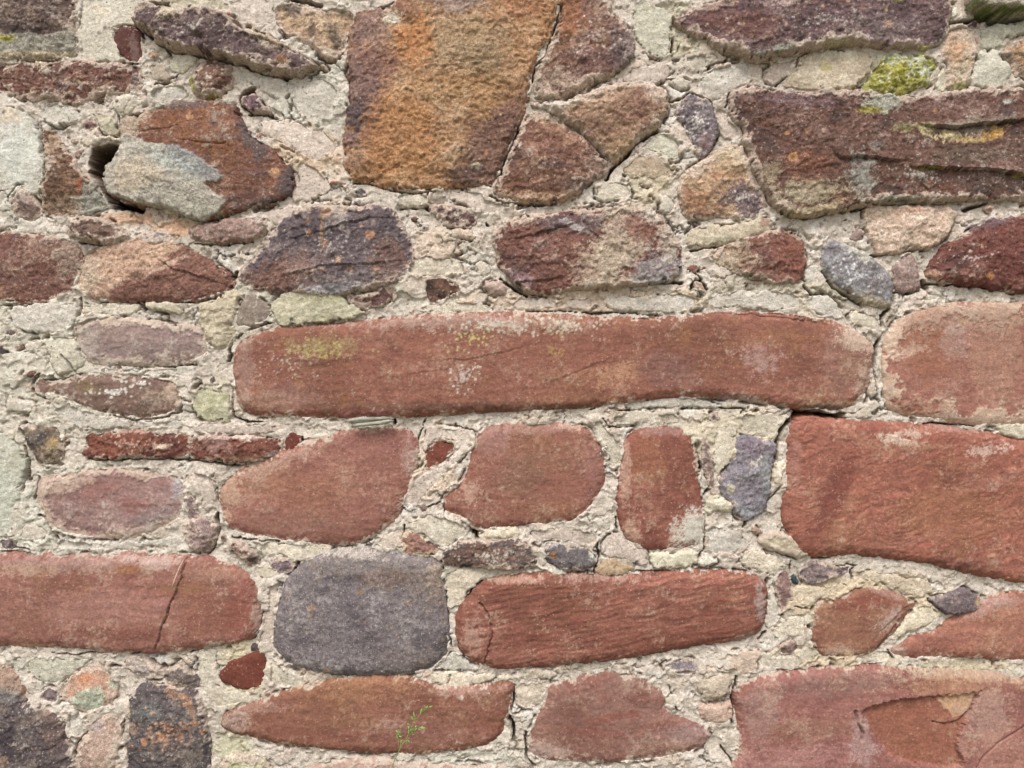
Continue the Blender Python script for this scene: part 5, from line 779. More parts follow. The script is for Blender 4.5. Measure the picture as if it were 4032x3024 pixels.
gap('B', [(1720, 1160), (1760, 1090), (1850, 1010), (1900, 930), (2040, 850)], 4.0, 28); gap('B', [(0, 340), (60, 230), (95, 100), (250, 60), (340, 20)], 2.6, 18)
gap('B', [(80, 1185), (200, 1190), (320, 1235), (480, 1255), (600, 1235)], 1.8, 12); gap('B', [(960, 1270), (1060, 1315), (1200, 1322), (1400, 1335)], 1.8, 12); gap('B', [(380, 1350), (480, 1345), (550, 1340), (560, 1250)], 1.8, 10)
gap('B', [(1450, 1395), (1540, 1375), (1640, 1320)], 1.6, 8); gap('B', [(2140, 240), (2145, 330), (2160, 460), (2080, 510)], 1.5, 10); gap('B', [(2080, 515), (2212, 505)], 2.0); gap('B', [(2080, 550), (2130, 650), (2212, 640)], 2.0); gap('B', [(2000, 375), (2080, 380)], 1.6)
gap('B', [(930, 1440), (945, 1460)], 4, 20); gap('B', [(690, 1478), (820, 1475)], 2.0, 10); gap('B', [(720, 1530), (850, 1560)], 1.8, 9); gap('B', [(1540, 850), (1600, 940), (1740, 1045)], 1.5, 12)
gap('C', [(1722, 170), (1725, 60), (1735, 20)], 3.0); gap('C', [(1730, 150), (1850, 135), (1960, 110), (2100, 118), (2212, 110)], 6.5, 34); gap('C', [(1900, 250), (1915, 330), (1880, 430), (1850, 565)], 2.2, 20)
gap('C', [(1730, 590), (1850, 575)], 2.4); gap('C', [(560, 1320), (700, 1408), (830, 1412), (1000, 1370), (1190, 1335)], 2.4, 16); gap('C', [(1180, 1345), (1170, 1400)], 4.5, 28); gap('C', [(1230, 1326), (1480, 1328), (1700, 1330)], 2.6, 18)
gap('C', [(1240, 1655), (1450, 1625), (1600, 1605), (1715, 1555), (1735, 1470)], 3.0, 24); gap('C', [(60, 600), (180, 650), (240, 870), (180, 970), (120, 1040)], 2.0, 14); gap('C', [(280, 690), (300, 610), (450, 555)], 2.0); gap('C', [(395, 850), (430, 1000), (470, 1150), (525, 1225)], 1.8, 12)
gap('C', [(60, 1620), (250, 1590), (480, 1545), (600, 1490)], 2.2, 16); gap('C', [(440, 400), (560, 400), (620, 545), (680, 490)], 1.4, 9); gap('C', [(730, 430), (765, 370), (810, 340)], 2.6, 16); gap('C', [(1120, 580), (1180, 545)], 2.4, 14); gap('C', [(1640, 575), (1690, 430)], 2.2, 14); gap('C', [(1840, 1360), (1980, 1310)], 4, 14)
gap('C', [(100, 470), (115, 440), (260, 400), (290, 380)], 1.6, 9)
gap('D', [(1460, 200), (1500, 165), (1530, 110)], 5.0, 32); gap('D', [(640, 300), (850, 290), (1000, 295), (1280, 295), (1420, 265)], 2.4, 16); gap('D', [(890, 300), (925, 345)], 4, 18); gap('D', [(520, 280), (510, 360), (470, 420), (475, 520)], 2.0, 14); gap('D', [(1480, 620), (1510, 550), (1600, 480), (1750, 430)], 2.6, 18); gap('D', [(1490, 620), (1480, 680)], 3, 14)
gap('D', [(210, 870), (205, 810), (240, 765)], 3.0, 18); gap('D', [(250, 810), (380, 805), (520, 765)], 1.8, 12); gap('D', [(220, 890), (280, 925)], 2.2, 14); gap('D', [(1500, 860), (1495, 970), (1510, 1045), (1580, 1070), (1700, 1075)], 1.8, 12); gap('D', [(700, 700), (900, 715), (1150, 715), (1260, 705)], 2.2, 9); gap('D', [(700, 1030), (880, 1065), (1060, 1045), (1160, 1005)], 1.8, 9)
gap('D', [(80, 310), (300, 300)], 1.8, 10); gap('D', [(560, 1320), (900, 1318), (1180, 1320), (1500, 1350), (1700, 1340)], 2.4, 9); gap('D', [(1240, 1165), (1232, 1270), (1205, 1315)], 1.8, 14); gap('D', [(1815, 1290), (1760, 1335)], 2.2); gap('D', [(235, 1440), (230, 1530), (215, 1580)], 2.6, 20); gap('D', [(1165, 1640), (1180, 1540)], 1.6, 9); gap('D', [(1400, 1510), (1405, 1580)], 2.2, 12); gap('D', [(400, 1270), (405, 1210)], 2.2, 12); gap('D', [(400, 640), (470, 745)], 1.2, 9)
gap('D', [(1940, 1230), (1960, 1185)], 1.8, 12); gap('D', [(150, 1240), (170, 1340), (165, 1450)], 3, 9)
gap('G', [(250, 20), (310, 60), (330, 140), (370, 165)], 2.4, 18); gap('G', [(1400, 10), (1410, 80)], 4, 26); gap('G', [(1500, 165), (1620, 180), (1800, 190)], 2.0, 14); gap('G', [(1420, 95), (1380, 230), (1340, 280)], 2.0, 13); gap('G', [(0, 260), (120, 270), (200, 265)], 1.8, 9); gap('G', [(1870, 400), (1920, 345)], 3.2, 24)
gap('G', [(1705, 640), (1680, 730), (1640, 830)], 2.2, 13); gap('G', [(1400, 1100), (1420, 1060)], 4, 20); gap('G', [(1060, 1000), (1070, 1080)], 3.5, 20); gap('G', [(470, 1600), (490, 1510), (560, 1430)], 2.6, 20); gap('G', [(800, 1350), (770, 1450), (750, 1600)], 2.2, 13); gap('G', [(1230, 910), (1330, 880), (1420, 860)], 2.2, 14); gap('G', [(330, 920), (480, 925), (700, 905)], 1.8, 10)
gap('G', [(850, 920), (900, 910)], 3, 12); gap('G', [(0, 200), (100, 230), (200, 245)], 1.6, 8); gap('G', [(720, 1000), (780, 1000)], 2.5, 12)
gap('E', [(230, 190), (270, 180), (340, 155)], 3.2, 22); gap('E', [(1030, 150), (1100, 200), (1200, 262)], 2.6, 18); gap('E', [(1240, 355), (1500, 360), (1900, 372), (2050, 385)], 1.3, 10); gap('E', [(2120, 430), (2200, 410)], 1.8, 10); gap('E', [(340, 1030), (700, 1028), (800, 1020)], 1.8, 10); gap('E', [(335, 1045), (350, 1075)], 3.5, 20); gap('E', [(1610, 1000), (1640, 985)], 2.8, 14); gap('E', [(660, 1659), (665, 1560), (690, 1530)], 1.6, 10); gap('E', [(1990, 175), (2150, 170), (2212, 180)], 3, 12)
gap('E', [(1740, 990), (1820, 1000), (1990, 980), (2140, 985)], 1.4, 8); gap('E', [(1690, 1050), (1740, 1110), (1900, 1100)], 1.4, 8); gap('E', [(480, 1280), (490, 1200), (540, 1060)], 1.4, 8); gap('E', [(380, 1580), (450, 1440), (480, 1300)], 1.4, 8); gap('E', [(740, 1100), (860, 1130), (870, 1220)], 1.2, 7); gap('E', [(520, 1659), (640, 1590)], 1.6, 10)
gap('F', [(1340, 345), (1295, 390), (1290, 450)], 3.2, 24); gap('F', [(1285, 520), (1260, 600), (1240, 720)], 3.6, 30); gap('F', [(1245, 740), (1262, 880), (1275, 980)], 1.5, 12); gap('F', [(1215, 830), (1210, 900), (1190, 950)], 2.6, 18)
gap('F', [(735, 1022), (850, 1026), (960, 1040), (1040, 1042)], 9, 55); gap('F', [(700, 1065), (640, 1140), (610, 1240), (600, 1330), (570, 1450)], 4.0, 30); gap('F', [(85, 1310), (110, 1380)], 5, 26); gap('F', [(140, 1540), (190, 1500)], 3.2, 20); gap('F', [(60, 195), (110, 165), (150, 215)], 4.5, 26); gap('F', [(1555, 160), (1580, 210)], 6, 30); gap('F', [(1590, 180), (1850, 190), (2010, 205), (2150, 245)], 2.6, 16)
gap('F', [(780, 100), (795, 200), (840, 250)], 1.6, 9); gap('F', [(910, 100), (980, 210), (1150, 300), (1280, 330)], 2.0, 10); gap('F', [(1555, 1085), (1700, 1085), (1900, 1100)], 2.0, 12); gap('F', [(0, 985), (110, 970), (280, 985), (390, 990)], 1.4, 8); gap('F', [(500, 1640), (580, 1560), (640, 1480)], 2, 9); gap('F', [(1380, 240), (1540, 230)], 1.8, 10); gap('F', [(60, 80), (130, 160)], 1.8, 9); gap('F', [(370, 1160), (480, 1190), (590, 1220)], 1.4, 7)
gap('H', [(640, 330), (655, 370)], 4, 26); gap('H', [(860, 130), (880, 160)], 4.5, 24); gap('H', [(410, 90), (375, 230)], 1.8, 12); gap('H', [(1660, 200), (1670, 290), (1640, 400), (1680, 450)], 1.8, 12); gap('H', [(800, 560), (850, 500), (910, 450)], 2.6, 16); gap('H', [(665, 430), (690, 700), (700, 800), (715, 880)], 1.5, 10); gap('H', [(770, 630), (755, 720), (760, 880), (800, 960)], 1.6, 10); gap('H', [(1110, 1250), (1120, 1130)], 2.6, 16); gap('H', [(1090, 1330), (1115, 1380), (1120, 1470)], 3.0, 20); gap('H', [(1145, 1240), (1165, 1160)], 1.8, 10); gap('H', [(1195, 1430), (1200, 1600), (1260, 1650)], 2.0, 12)
gap('H', [(690, 1150), (820, 1130), (980, 1100)], 1.8, 12); gap('H', [(1200, 1025), (1340, 1005), (1500, 975)], 2.0, 10); gap('H', [(705, 1060), (700, 1130)], 1.6, 9); gap('H', [(2120, 1130), (2180, 1290)], 1.6, 9); gap('H', [(160, 230), (270, 270), (350, 265)], 1.6, 8); gap('H', [(1780, 40), (1790, 110)], 2.2, 10); gap('H', [(0, 225), (60, 230)], 2.5, 16); gap('H', [(1190, 1290), (1110, 1310)], 1.5, 8); gap('H', [(1990, 250), (2010, 350)], 1.6, 8)
gap('I', [(548, 440), (550, 560), (530, 700)], 3.0, 24); gap('I', [(490, 100), (500, 180), (620, 270), (740, 310)], 2.4, 18); gap('I', [(430, 40), (390, 110)], 2.6, 14); gap('I', [(140, 20), (145, 240), (110, 300), (40, 290)], 1.6, 10); gap('I', [(700, 320), (700, 400)], 2.0, 14); gap('I', [(1105, 440), (1095, 380), (1125, 350)], 2.0, 13); gap('I', [(720, 605), (780, 630), (865, 625)], 1.4, 8); gap('I', [(1600, 570), (1640, 610), (1725, 665)], 3.0, 22); gap('I', [(1260, 890), (1340, 800)], 2.6, 18); gap('I', [(1330, 900), (1370, 955)], 2.6, 18); gap('I', [(860, 870), (920, 935)], 1.8, 10)
gap('I', [(350, 1080), (335, 1180), (325, 1380)], 2.6, 22); gap('I', [(500, 900), (490, 1030)], 1.3, 7); gap('I', [(190, 1440), (130, 1500)], 3.5, 20); gap('I', [(250, 1520), (330, 1640)], 2.0, 12); gap('I', [(810, 740), (850, 770)], 4, 20); gap('I', [(1490, 630), (1520, 590)], 2.5, 14); gap('I', [(620, 1030), (720, 1045), (900, 1010)], 1.5, 8); gap('I', [(500, 825), (540, 790)], 2.5, 14); gap('I', [(645, 680), (700, 630)], 2.2, 13); gap('I', [(850, 300), (960, 300)], 2.2, 12); gap('I', [(980, 345), (1110, 350)], 2.2, 10)
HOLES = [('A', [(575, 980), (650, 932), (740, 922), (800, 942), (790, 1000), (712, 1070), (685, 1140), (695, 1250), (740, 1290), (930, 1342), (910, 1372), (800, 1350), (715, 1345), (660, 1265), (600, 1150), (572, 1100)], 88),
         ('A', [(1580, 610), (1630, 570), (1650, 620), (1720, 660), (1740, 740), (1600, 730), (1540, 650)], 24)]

def build_mortar(f, name, region=None, detail=1.0):
    X, Z = f.X, f.Z; d = f.dmax
    hm = 6.0 + 1.0 * f.n120 + 1.7 * f.n40 + 0.6 * f.n12 + 0.34 * f.n4 * detail + 0.15 * f.grain * detail
    # flakes and clods: cells of several sizes, each at its own level, with cracks along some of their borders
    crack = np.zeros(X.shape, np.float32)
    for (size, lvl, cw, cd, seed, gate) in ((46, 3.6, 0.7, 6.0, 21, 0.02), (20, 1.7, 0.5, 3.0, 22, 0.22), (9, 0.5, 0.4, 1.2, 23, 0.5)):
        wa = size * 0.32
        f1, f2, cid = voronoi(X + wa * f.n12b + wa * 1.2 * f.wx + 0.5 * f.n4, Z * 1.25 + wa * f.n12 + wa * 1.2 * f.wz + 0.5 * f.n4b, size, seed)
        hm += (cid - 0.5) * lvl
        g = sstep(gate, gate + 0.35, f.n40b if seed != 22 else f.n40)
        c = np.exp(-((f2 - f1) / (2 * cw)) ** 2) * g
        crack = np.maximum(crack, c * min(1, cd / 3)); hm -= cd * c
    tt = 1.7 * f.n40b + 0.5 * f.n12b; fr = tt - np.floor(tt)
    hm += 1.3 * (np.floor(tt) + sstep(0.0, 0.10, fr) - 0.8 * tt)
    # pits and bits of aggregate
    hole_shade = np.zeros(X.shape, np.float32)
    rng = np.random.default_rng(5); pit = f.pitch
    n = int(X.size * pit * pit / 400)
    if detail > 0.5:
        for k in range(n):
            i = rng.integers(4, X.shape[0] - 4); j = rng.integers(4, X.shape[1] - 4)
            r = rng.uniform(0.9, 2.3); w = int(r / pit) + 2
            s = np.s_[max(0, i - w):i + w + 1, max(0, j - w):j + w + 1]
            q = np.clip(1 - ((X[s] - X[i, j]) ** 2 + (Z[s] - Z[i, j]) ** 2) / (r * r), 0, 1)
            hm[s] += (-2.6 if k % 3 else 1.6) * q
    # stray pebbles and brick crumbs bedded in it
    peb = []
    if detail > 0.5:
        for k in range(520):
            i = rng.integers(8, X.shape[0] - 8); j = rng.integers(8, X.shape[1] - 8); r = rng.uniform(1.2, 2.2) if k % 4 else rng.uniform(2.2, 4.0); w = int(r / pit) + 3
            s = np.s_[max(0, i - w):i + w + 1, max(0, j - w):j + w + 1]
            q = 1 - np.sqrt((X[s] - X[i, j]) ** 2 + ((Z[s] - Z[i, j]) * rng.uniform(1, 1.8)) ** 2) / r + 0.3 * f.n4[s]
            hm[s] += r * 0.5 * np.sqrt(np.clip(q, 0, 1))
            peb.append((s, sstep(0.0, 0.25, q), [(150, 128, 118), (120, 110, 108), (164, 112, 94), (226, 218, 206), (186, 158, 134), (96, 88, 86)][k % 6]))
    # along the stones: drawn back here and there, falling away behind them
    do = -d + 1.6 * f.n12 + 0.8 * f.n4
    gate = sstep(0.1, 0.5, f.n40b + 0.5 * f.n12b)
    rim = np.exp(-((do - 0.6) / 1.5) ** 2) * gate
    hm -= 7.0 * rim
    lap = sstep(-0.35, 0.45, f.n40 + 0.6 * f.n12b) * (1 - gate * 0.8)      # elsewhere it laps over their edges and ends in a thin broken lip
    hm += 2.7 * lap * np.exp(-(np.maximum(do, 0) / 9) ** 2)
    hm -= 26 * sstep(2.0, 6.5, -do - 2.2 * lap - 1.2 * f.n12b - 0.7 * f.n4b)
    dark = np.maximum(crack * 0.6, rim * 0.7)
    for pts, w, dep in (GAPS if detail > 0.5 else []):
        q = np.array(pts); m = 14
        j0, j1 = np.searchsorted(f.gx, [q[:, 0].min() - m, q[:, 0].max() + m]); i0, i1 = np.searchsorted(f.gz, [q[:, 1].min() - m, q[:, 1].max() + m])
        s = np.s_[i0:i1, j0:j1]
        ld, _ = line_dist(X[s] + 2.2 * f.n12[s] + 1.0 * f.n4[s], Z[s] + 2.2 * f.n12b[s] + 1.0 * f.n4b[s], pts)
        ww = w * np.clip(0.62 + 0.55 * f.n12[s] + 0.45 * f.n40b[s], 0.05, 1.25)
        hm[s] -= dep * sstep(ww, ww * 0.35, ld)
        dark[s] = np.maximum(dark[s], sstep(ww * 1.6, ww * 0.5, ld))
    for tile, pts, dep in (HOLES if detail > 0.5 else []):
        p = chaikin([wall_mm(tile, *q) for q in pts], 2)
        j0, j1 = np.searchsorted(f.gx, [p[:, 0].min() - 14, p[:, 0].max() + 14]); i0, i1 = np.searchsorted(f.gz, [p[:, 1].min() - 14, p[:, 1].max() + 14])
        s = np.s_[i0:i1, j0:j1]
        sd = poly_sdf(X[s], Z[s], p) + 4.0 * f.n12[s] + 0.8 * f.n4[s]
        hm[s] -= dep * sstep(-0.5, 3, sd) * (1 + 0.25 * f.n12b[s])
        hole_shade[s] = np.maximum(hole_shade[s], sstep(-2.2, 0.6, sd))  # deep shade of the cavities, masked a little past their rims
    # colour
    def C(*c): return np.asarray(c, np.float32)
    def mixc(a, b, m): return a + (b - a) * np.clip(m, 0, 1)[..., None]
    col = np.broadcast_to(C(202, 191, 178), X.shape + (3,)).copy()
    col = mixc(col, C(207, 187, 171), sstep(0.0, 0.7, f.n40 + 0.4 * f.n12b) * 0.8)
    col = mixc(col, C(219, 215, 209), sstep(0.05, 0.7, f.n40b + 0.5 * f.n12 + 0.3 * f.n4) * 0.75)
    col = mixc(col, C(170, 163, 150), sstep(0.05, 0.8, f.n12b * 0.8 - 0.6 * f.n40b + 0.4 * f.n4b) * 0.7)
    col = mixc(col, C(176, 174, 158), sstep(0.15, 0.7, f.n120 + 0.5 * f.n40 + 0.3 * f.n12) * 0.5)      # damp grey green staining
    col = mixc(col, C(158, 146, 130), sstep(0.3, 0.8, -f.n120 + 0.5 * f.n40b + 0.5 * f.n12b + 0.2 * f.n4b) * 0.5)
    def spot(x, y, rx, ry, c, op):
        cx, cz = wall_mm('W', x, y); k = wscale('W')
        e = 1 - np.sqrt(((X - cx) / (rx * k)) ** 2 + ((Z - cz) / (ry * k)) ** 2)
        return mixc(col, C(*c), sstep(-0.15, 0.55, e + 0.35 * f.n40 + 0.25 * f.n12b) * op)
    for a in [(60, 780, 170, 260, (194, 190, 172), 0.5), (60, 380, 90, 130, (198, 200, 188), 0.5), (60, 1120, 120, 160, (194, 194, 178), 0.45), (660, 190, 120, 160, (196, 194, 180), 0.5),
              (660, 340, 110, 60, (204, 178, 152), 0.7), (1250, 650, 320, 30, (208, 184, 160), 0.6), (930, 560, 60, 90, (204, 180, 158), 0.5), (1700, 640, 220, 40, (194, 188, 166), 0.5), (380, 490, 60, 20, (198, 158, 128), 0.8), (300, 470, 90, 20, (192, 150, 120), 0.7),
              (930, 1010, 60, 90, (214, 194, 172), 0.6), (500, 920, 200, 20, (212, 200, 186), 0.6), (330, 900, 150, 22, (210, 202, 188), 0.5), (250, 745, 200, 22, (202, 194, 174), 0.5), (560, 1020, 60, 60, (208, 186, 164), 0.5), (1850, 1290, 220, 60, (202, 182, 148), 0.6), (1800, 1420, 160, 30, (198, 178, 146), 0.6), (520, 1440, 60, 90, (204, 192, 156), 0.6), (1000, 1640, 160, 24, (196, 194, 180), 0.6), (2100, 1440, 120, 18, (186, 174, 142), 0.6), (1560, 940, 130, 70, (200, 188, 158), 0.5), (470, 850, 30, 60, (196, 188, 166), 0.5), (100, 1440, 110, 24, (190, 190, 176), 0.5), (500, 1620, 60, 50, (186, 186, 150), 0.6), (1180, 1020, 40, 130, (204, 188, 164), 0.4), (1900, 150, 120, 40, (190, 184, 150), 0.4), (1470, 60, 60, 80, (190, 186, 158), 0.6), (1620, 160, 90, 30, (200, 184, 166), 0.5), (1400, 390, 60, 60, (190, 176, 142), 0.5)]:
        col = spot(*a)
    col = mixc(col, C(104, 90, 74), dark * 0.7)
    for s, m, c in peb:
        col[s] = col[s] + (C(*c) - col[s]) * (m * 0.85)[..., None]
    col = mixc(col, C(74, 60, 46), hole_shade * 0.92)  # shade inside the holes painted into the mortar colour
    col = mixc(col, C(196, 152, 132), sstep(0.55, 0.9, f.n12b + 0.3 * f.n4) * 0.6)
    tone = 1 + 0.05 * f.n4 + 0.04 * f.grain + 0.03 * f.n12
    col *= np.clip(tone, 0.7, 1.25)[..., None]
    keep = d < 8.5
    if region is not None: keep &= region
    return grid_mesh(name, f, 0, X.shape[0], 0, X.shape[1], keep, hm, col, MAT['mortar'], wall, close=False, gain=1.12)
# smaller chips and clods of mortar between the traced stones, where the joints are wide
rngc = np.random.default_rng(314)
made = 0
for k in range(4000):
    if made >= 95: break
    cx, cz = rngc.uniform(-600, 600), rngc.uniform(-445, 445)
    if rngc.random() < 0.45: cz = rngc.uniform(40, 445)
    i, j = np.searchsorted(F0.gz, cz), np.searchsorted(F0.gx, cx)
    clod = rngc.random() < 0.55
    r = rngc.uniform(7, 17) if clod else rngc.uniform(3.5, 9)
    if F0.dmax[i, j] > -(r * 0.75 + 1.0): continue
    if any(poly_sdf(np.array([[cx]]), np.array([[cz]]), np.array([wall_mm(t, *q) for q in pts]))[0, 0] > -12 for t, pts, dep in HOLES): continue
    n = 9; asp = rngc.uniform(1.0, 2.0); a0 = rngc.uniform(-0.5, 0.5)
    rr = r * rngc.uniform(0.65, 1.15, n); th = np.arange(n) / n * 2 * math.pi
    u, v = rr * np.cos(th) * math.sqrt(asp), rr * np.sin(th) / math.sqrt(asp)
    p = np.stack([cx + u * math.cos(a0) - v * math.sin(a0), cz + u * math.sin(a0) + v * math.cos(a0)], 1)
    kind = 'mortar' if clod else rngc.choice(['purple', 'brown', 'pale', 'mauve', 'dark', 'red'])
    sp = dict(name='mortar_patch' if clod else 'stone', kind=kind, tile=None, pts=p, label=None, patches=(), cracks=(), ledges=(), kw=dict(H=rngc.uniform(8, 11.5), smear=0.55))
    if clod: sp['kw']['smear'] = 0.0
    build_stone(sp, F0, wall, rngc); made += 1
build_mortar(F0, "mortar")

# ------------------------------------------------------------------ the wall goes on beyond the photograph: same masonry, coarser mesh
F1 = make_fields(np.arange(-1700, 1700.1, 5.0), np.arange(-ZC * 1000, 1100.1, 5.0))
F1.dmax = np.full(F1.X.shape, -99, np.float32)
rng = np.random.default_rng(77)
inside0 = (np.abs(F1.X) < 712) & (np.abs(F1.Z) < 557)
occ = np.full(F1.X.shape, -99, np.float32)
ii = np.clip(((F1.Z - GZ[0]) / PITCH).round().astype(int), 0, len(GZ) - 1); jj = np.clip(((F1.X - GX[0]) / PITCH).round().astype(int), 0, len(GX) - 1)
occ = np.where(inside0, F0.dmax[ii, jj], occ)
occ = np.where((np.abs(F1.X) < 615) & (np.abs(F1.Z) < 465), 50, occ)
def free_radius(p):
    x0, z0 = p.min(0) - 8; x1, z1 = p.max(0) + 8
    j0, j1 = np.searchsorted(F1.gx, [x0, x1]); i0, i1 = np.searchsorted(F1.gz, [z0, z1])
    s = np.s_[i0:i1, j0:j1]
    d = poly_sdf(F1.X[s], F1.Z[s], p)
    return s, d, bool(((occ[s] > -9) & (d > -5)).any())
def outline(cx, cz, w, hgt):
    n = 11; pts = []
    for k in range(n):
        a = 2 * math.pi * k / n
        c, s_ = math.cos(a), math.sin(a)
        q = (abs(c) ** 4 + abs(s_) ** 4) ** -0.25
        j = rng.uniform(0.80, 1.02)
        pts.append((cx + c * q * w / 2 * j, cz + s_ * q * hgt / 2 * j))
    return np.array(pts)
nd = 0
def place(p):
    global nd
    s, d, hit = free_radius(chaikin(p, 1))
    if hit or d.size == 0: return False
    occ[s] = np.maximum(occ[s], d)
    kind = rng.choice(['brown', 'purple', 'brown', 'pale', 'mauve', 'dark'] if p[:, 1].mean() > 60 else ['red', 'red', 'red', 'red', 'mauve', 'grey', 'brown'])
    sp = dict(name='stone', kind=kind, tile=None, pts=p, label=None, patches=(), cracks=(), ledges=(), kw={})
    build_stone(sp, F1, wall, np.random.default_rng(900 + nd)); nd += 1
    return True
z = -1340.0
while z < 1040:
    hgt = rng.uniform(120, 220)
    x = -1690 + rng.uniform(0, 80)
    while x < 1650:
        w = hgt * rng.uniform(0.9, 2.6)
        for tr in range(3):
            if place(outline(x + w / 2, z + hgt / 2, w - 11, hgt - 11)): break
            w *= 0.6
        x += w
    z += hgt
for k in range(220):
    cx, cz = rng.uniform(-1650, 1650), rng.uniform(-1330, 1060)
    for r in (90, 60, 40, 26):
        if place(outline(cx, cz, r * rng.uniform(1, 1.6), r)): break
print('outside stones', nd, 'stones', sum(o.name.split('.')[0]=='stone' for o in wall.children))
build_mortar(F1, "mortar", ~((np.abs(F1.X) < 703) & (np.abs(F1.Z) < 548)), 0.3)
bpy.context.view_layer.update()
# rubble core behind the face
def box_mesh(name, lo, hi, mat, parent):
    v = [(x, y, z) for x in (lo[0], hi[0]) for y in (lo[1], hi[1]) for z in (lo[2], hi[2])]
    fc = [(0, 1, 3, 2), (4, 6, 7, 5), (0, 4, 5, 1), (2, 3, 7, 6), (0, 2, 6, 4), (1, 5, 7, 3)]
    me = bpy.data.meshes.new(name); me.from_pydata(v, [], fc); me.materials.append(mat)
    o = bpy.data.objects.new(name, me); scene.collection.objects.link(o); o.parent = parent; return o
cm = bpy.data.materials.new("rubble_core"); cm.use_nodes = True
nt = cm.node_tree; nz = nt.nodes.new('ShaderNodeTexNoise'); nz.inputs['Scale'].default_value = 30
cr = nt.nodes.new('ShaderNodeValToRGB'); cr.color_ramp.elements[0].color = (0.16, 0.12, 0.09, 1); cr.color_ramp.elements[1].color = (0.34, 0.28, 0.21, 1)
nt.links.new(nz.outputs[0], cr.inputs[0]); nt.links.new(cr.outputs[0], nt.nodes['Principled BSDF'].inputs['Base Color']); nt.nodes['Principled BSDF'].inputs['Roughness'].default_value = 0.95
box_mesh("wall_core", (-1.7, 0.105, 0.0), (1.7, 0.55, ZC + 1.1), cm, wall)

# ------------------------------------------------------------------ the ground at the foot of the wall
gm = bpy.data.materials.new("dry_turf_and_dust"); gm.use_nodes = True
nt = gm.node_tree; b = nt.nodes['Principled BSDF']; b.inputs['Roughness'].default_value = 0.95
nz = nt.nodes.new('ShaderNodeTexNoise'); nz.inputs['Scale'].default_value = 6; nz.inputs['Detail'].default_value = 8
cr = nt.nodes.new('ShaderNodeValToRGB'); cr.color_ramp.elements[0].color = (0.10, 0.11, 0.05, 1); cr.color_ramp.elements[1].color = (0.30, 0.26, 0.20, 1)
nt.links.new(nz.outputs[0], cr.inputs[0]); nt.links.new(cr.outputs[0], b.inputs['Base Color'])
gx = np.linspace(-1, 1, 61); gx = np.sign(gx) * np.abs(gx) ** 3 * 150
vx, vy = np.meshgrid(gx, gx)
vz = fbm(vx * 1000, vy * 1000, 2500, 3, 70) * 0.04 * np.clip(np.hypot(vx, vy) / 3 - 0.3, 0, 1)
co = np.stack([vx, vy, vz], -1).reshape(-1, 3)
n = 61; fc = [(r * n + c, r * n + c + 1, (r + 1) * n + c + 1, (r + 1) * n + c) for r in range(n - 1) for c in range(n - 1)]
me = bpy.data.meshes.new("ground"); me.from_pydata(co.tolist(), [], fc); me.materials.append(gm); me.shade_smooth()
ground = bpy.data.objects.new("ground", me); scene.collection.objects.link(ground); ground['kind'] = 'structure'

# ------------------------------------------------------------------ the grass sprig in front of the lowest long red block
def simple_mat(name, dark_, light, scale, rough=0.6, stretch=(1, 1, 1), trans=0.0):
    m = bpy.data.materials.new(name); m.use_nodes = True; nt = m.node_tree; b = nt.nodes['Principled BSDF']
    tc = nt.nodes.new('ShaderNodeTexCoord'); mp = nt.nodes.new('ShaderNodeMapping'); mp.inputs['Scale'].default_value = stretch
    nz = nt.nodes.new('ShaderNodeTexNoise'); nz.inputs['Scale'].default_value = scale; nz.inputs['Detail'].default_value = 5
    cr = nt.nodes.new('ShaderNodeValToRGB'); cr.color_ramp.elements[0].color = (*dark_, 1); cr.color_ramp.elements[1].color = (*light, 1)
    cr.color_ramp.elements[0].position = 0.35; cr.color_ramp.elements[1].position = 0.65
    nt.links.new(tc.outputs['Object'], mp.inputs[0]); nt.links.new(mp.outputs[0], nz.inputs['Vector']); nt.links.new(nz.outputs[0], cr.inputs[0]); nt.links.new(cr.outputs[0], b.inputs['Base Color'])
    b.inputs['Roughness'].default_value = rough
    return m
green = simple_mat("grass_green", (0.13, 0.28, 0.05), (0.25, 0.42, 0.11), 400)
stemg = simple_mat("grass_stem", (0.14, 0.20, 0.05), (0.24, 0.30, 0.09), 300)
SPRIG_Y = -0.034
def jpt(x, y, dy=0.0):
    """a point read off the enlarged sprig -> its place, standing off from the wall"""
    sx, sy = 1500 + x * 500 / 2160, 2640 + y * 384 / 1659
    k = (CAM_D + 0.010 + SPRIG_Y + dy) / CAM_D
    return ((sx - 2016) * PX * k, SPRIG_Y + dy, ZC + (1512 - sy) * PX * k)
def tube(name, pts, radii, mat, parent, sides=6):
    P = np.array(pts, float); V = []; Fc = []
    for i, p in enumerate(P):
        t = P[min(i + 1, len(P) - 1)] - P[max(i - 1, 0)]; t /= np.linalg.norm(t) + 1e-12
        u = np.cross(t, (0, 1, 0)); u = u / (np.linalg.norm(u) + 1e-9); w = np.cross(t, u)
        for s_ in range(sides):
            a = 2 * math.pi * s_ / sides
            V.append(p + radii[i] * (math.cos(a) * u + math.sin(a) * w))
    for i in range(len(P) - 1):
        for s_ in range(sides):
            Fc.append((i * sides + s_, i * sides + (s_ + 1) % sides, (i + 1) * sides + (s_ + 1) % sides, (i + 1) * sides + s_))
    Fc.append(tuple(range(sides))[::-1]); Fc.append(tuple((len(P) - 1) * sides + s_ for s_ in range(sides)))
    base = np.array(parent.location)
    me = bpy.data.meshes.new(name); me.from_pydata([tuple(v - base) for v in V], [], Fc); me.materials.append(mat); me.shade_smooth()
    o = bpy.data.objects.new(name, me); scene.collection.objects.link(o); o.parent = parent; return o
sprig = bpy.data.objects.new("grass_sprig", None); scene.collection.objects.link(sprig)
sprig.location = jpt(180, 1700)
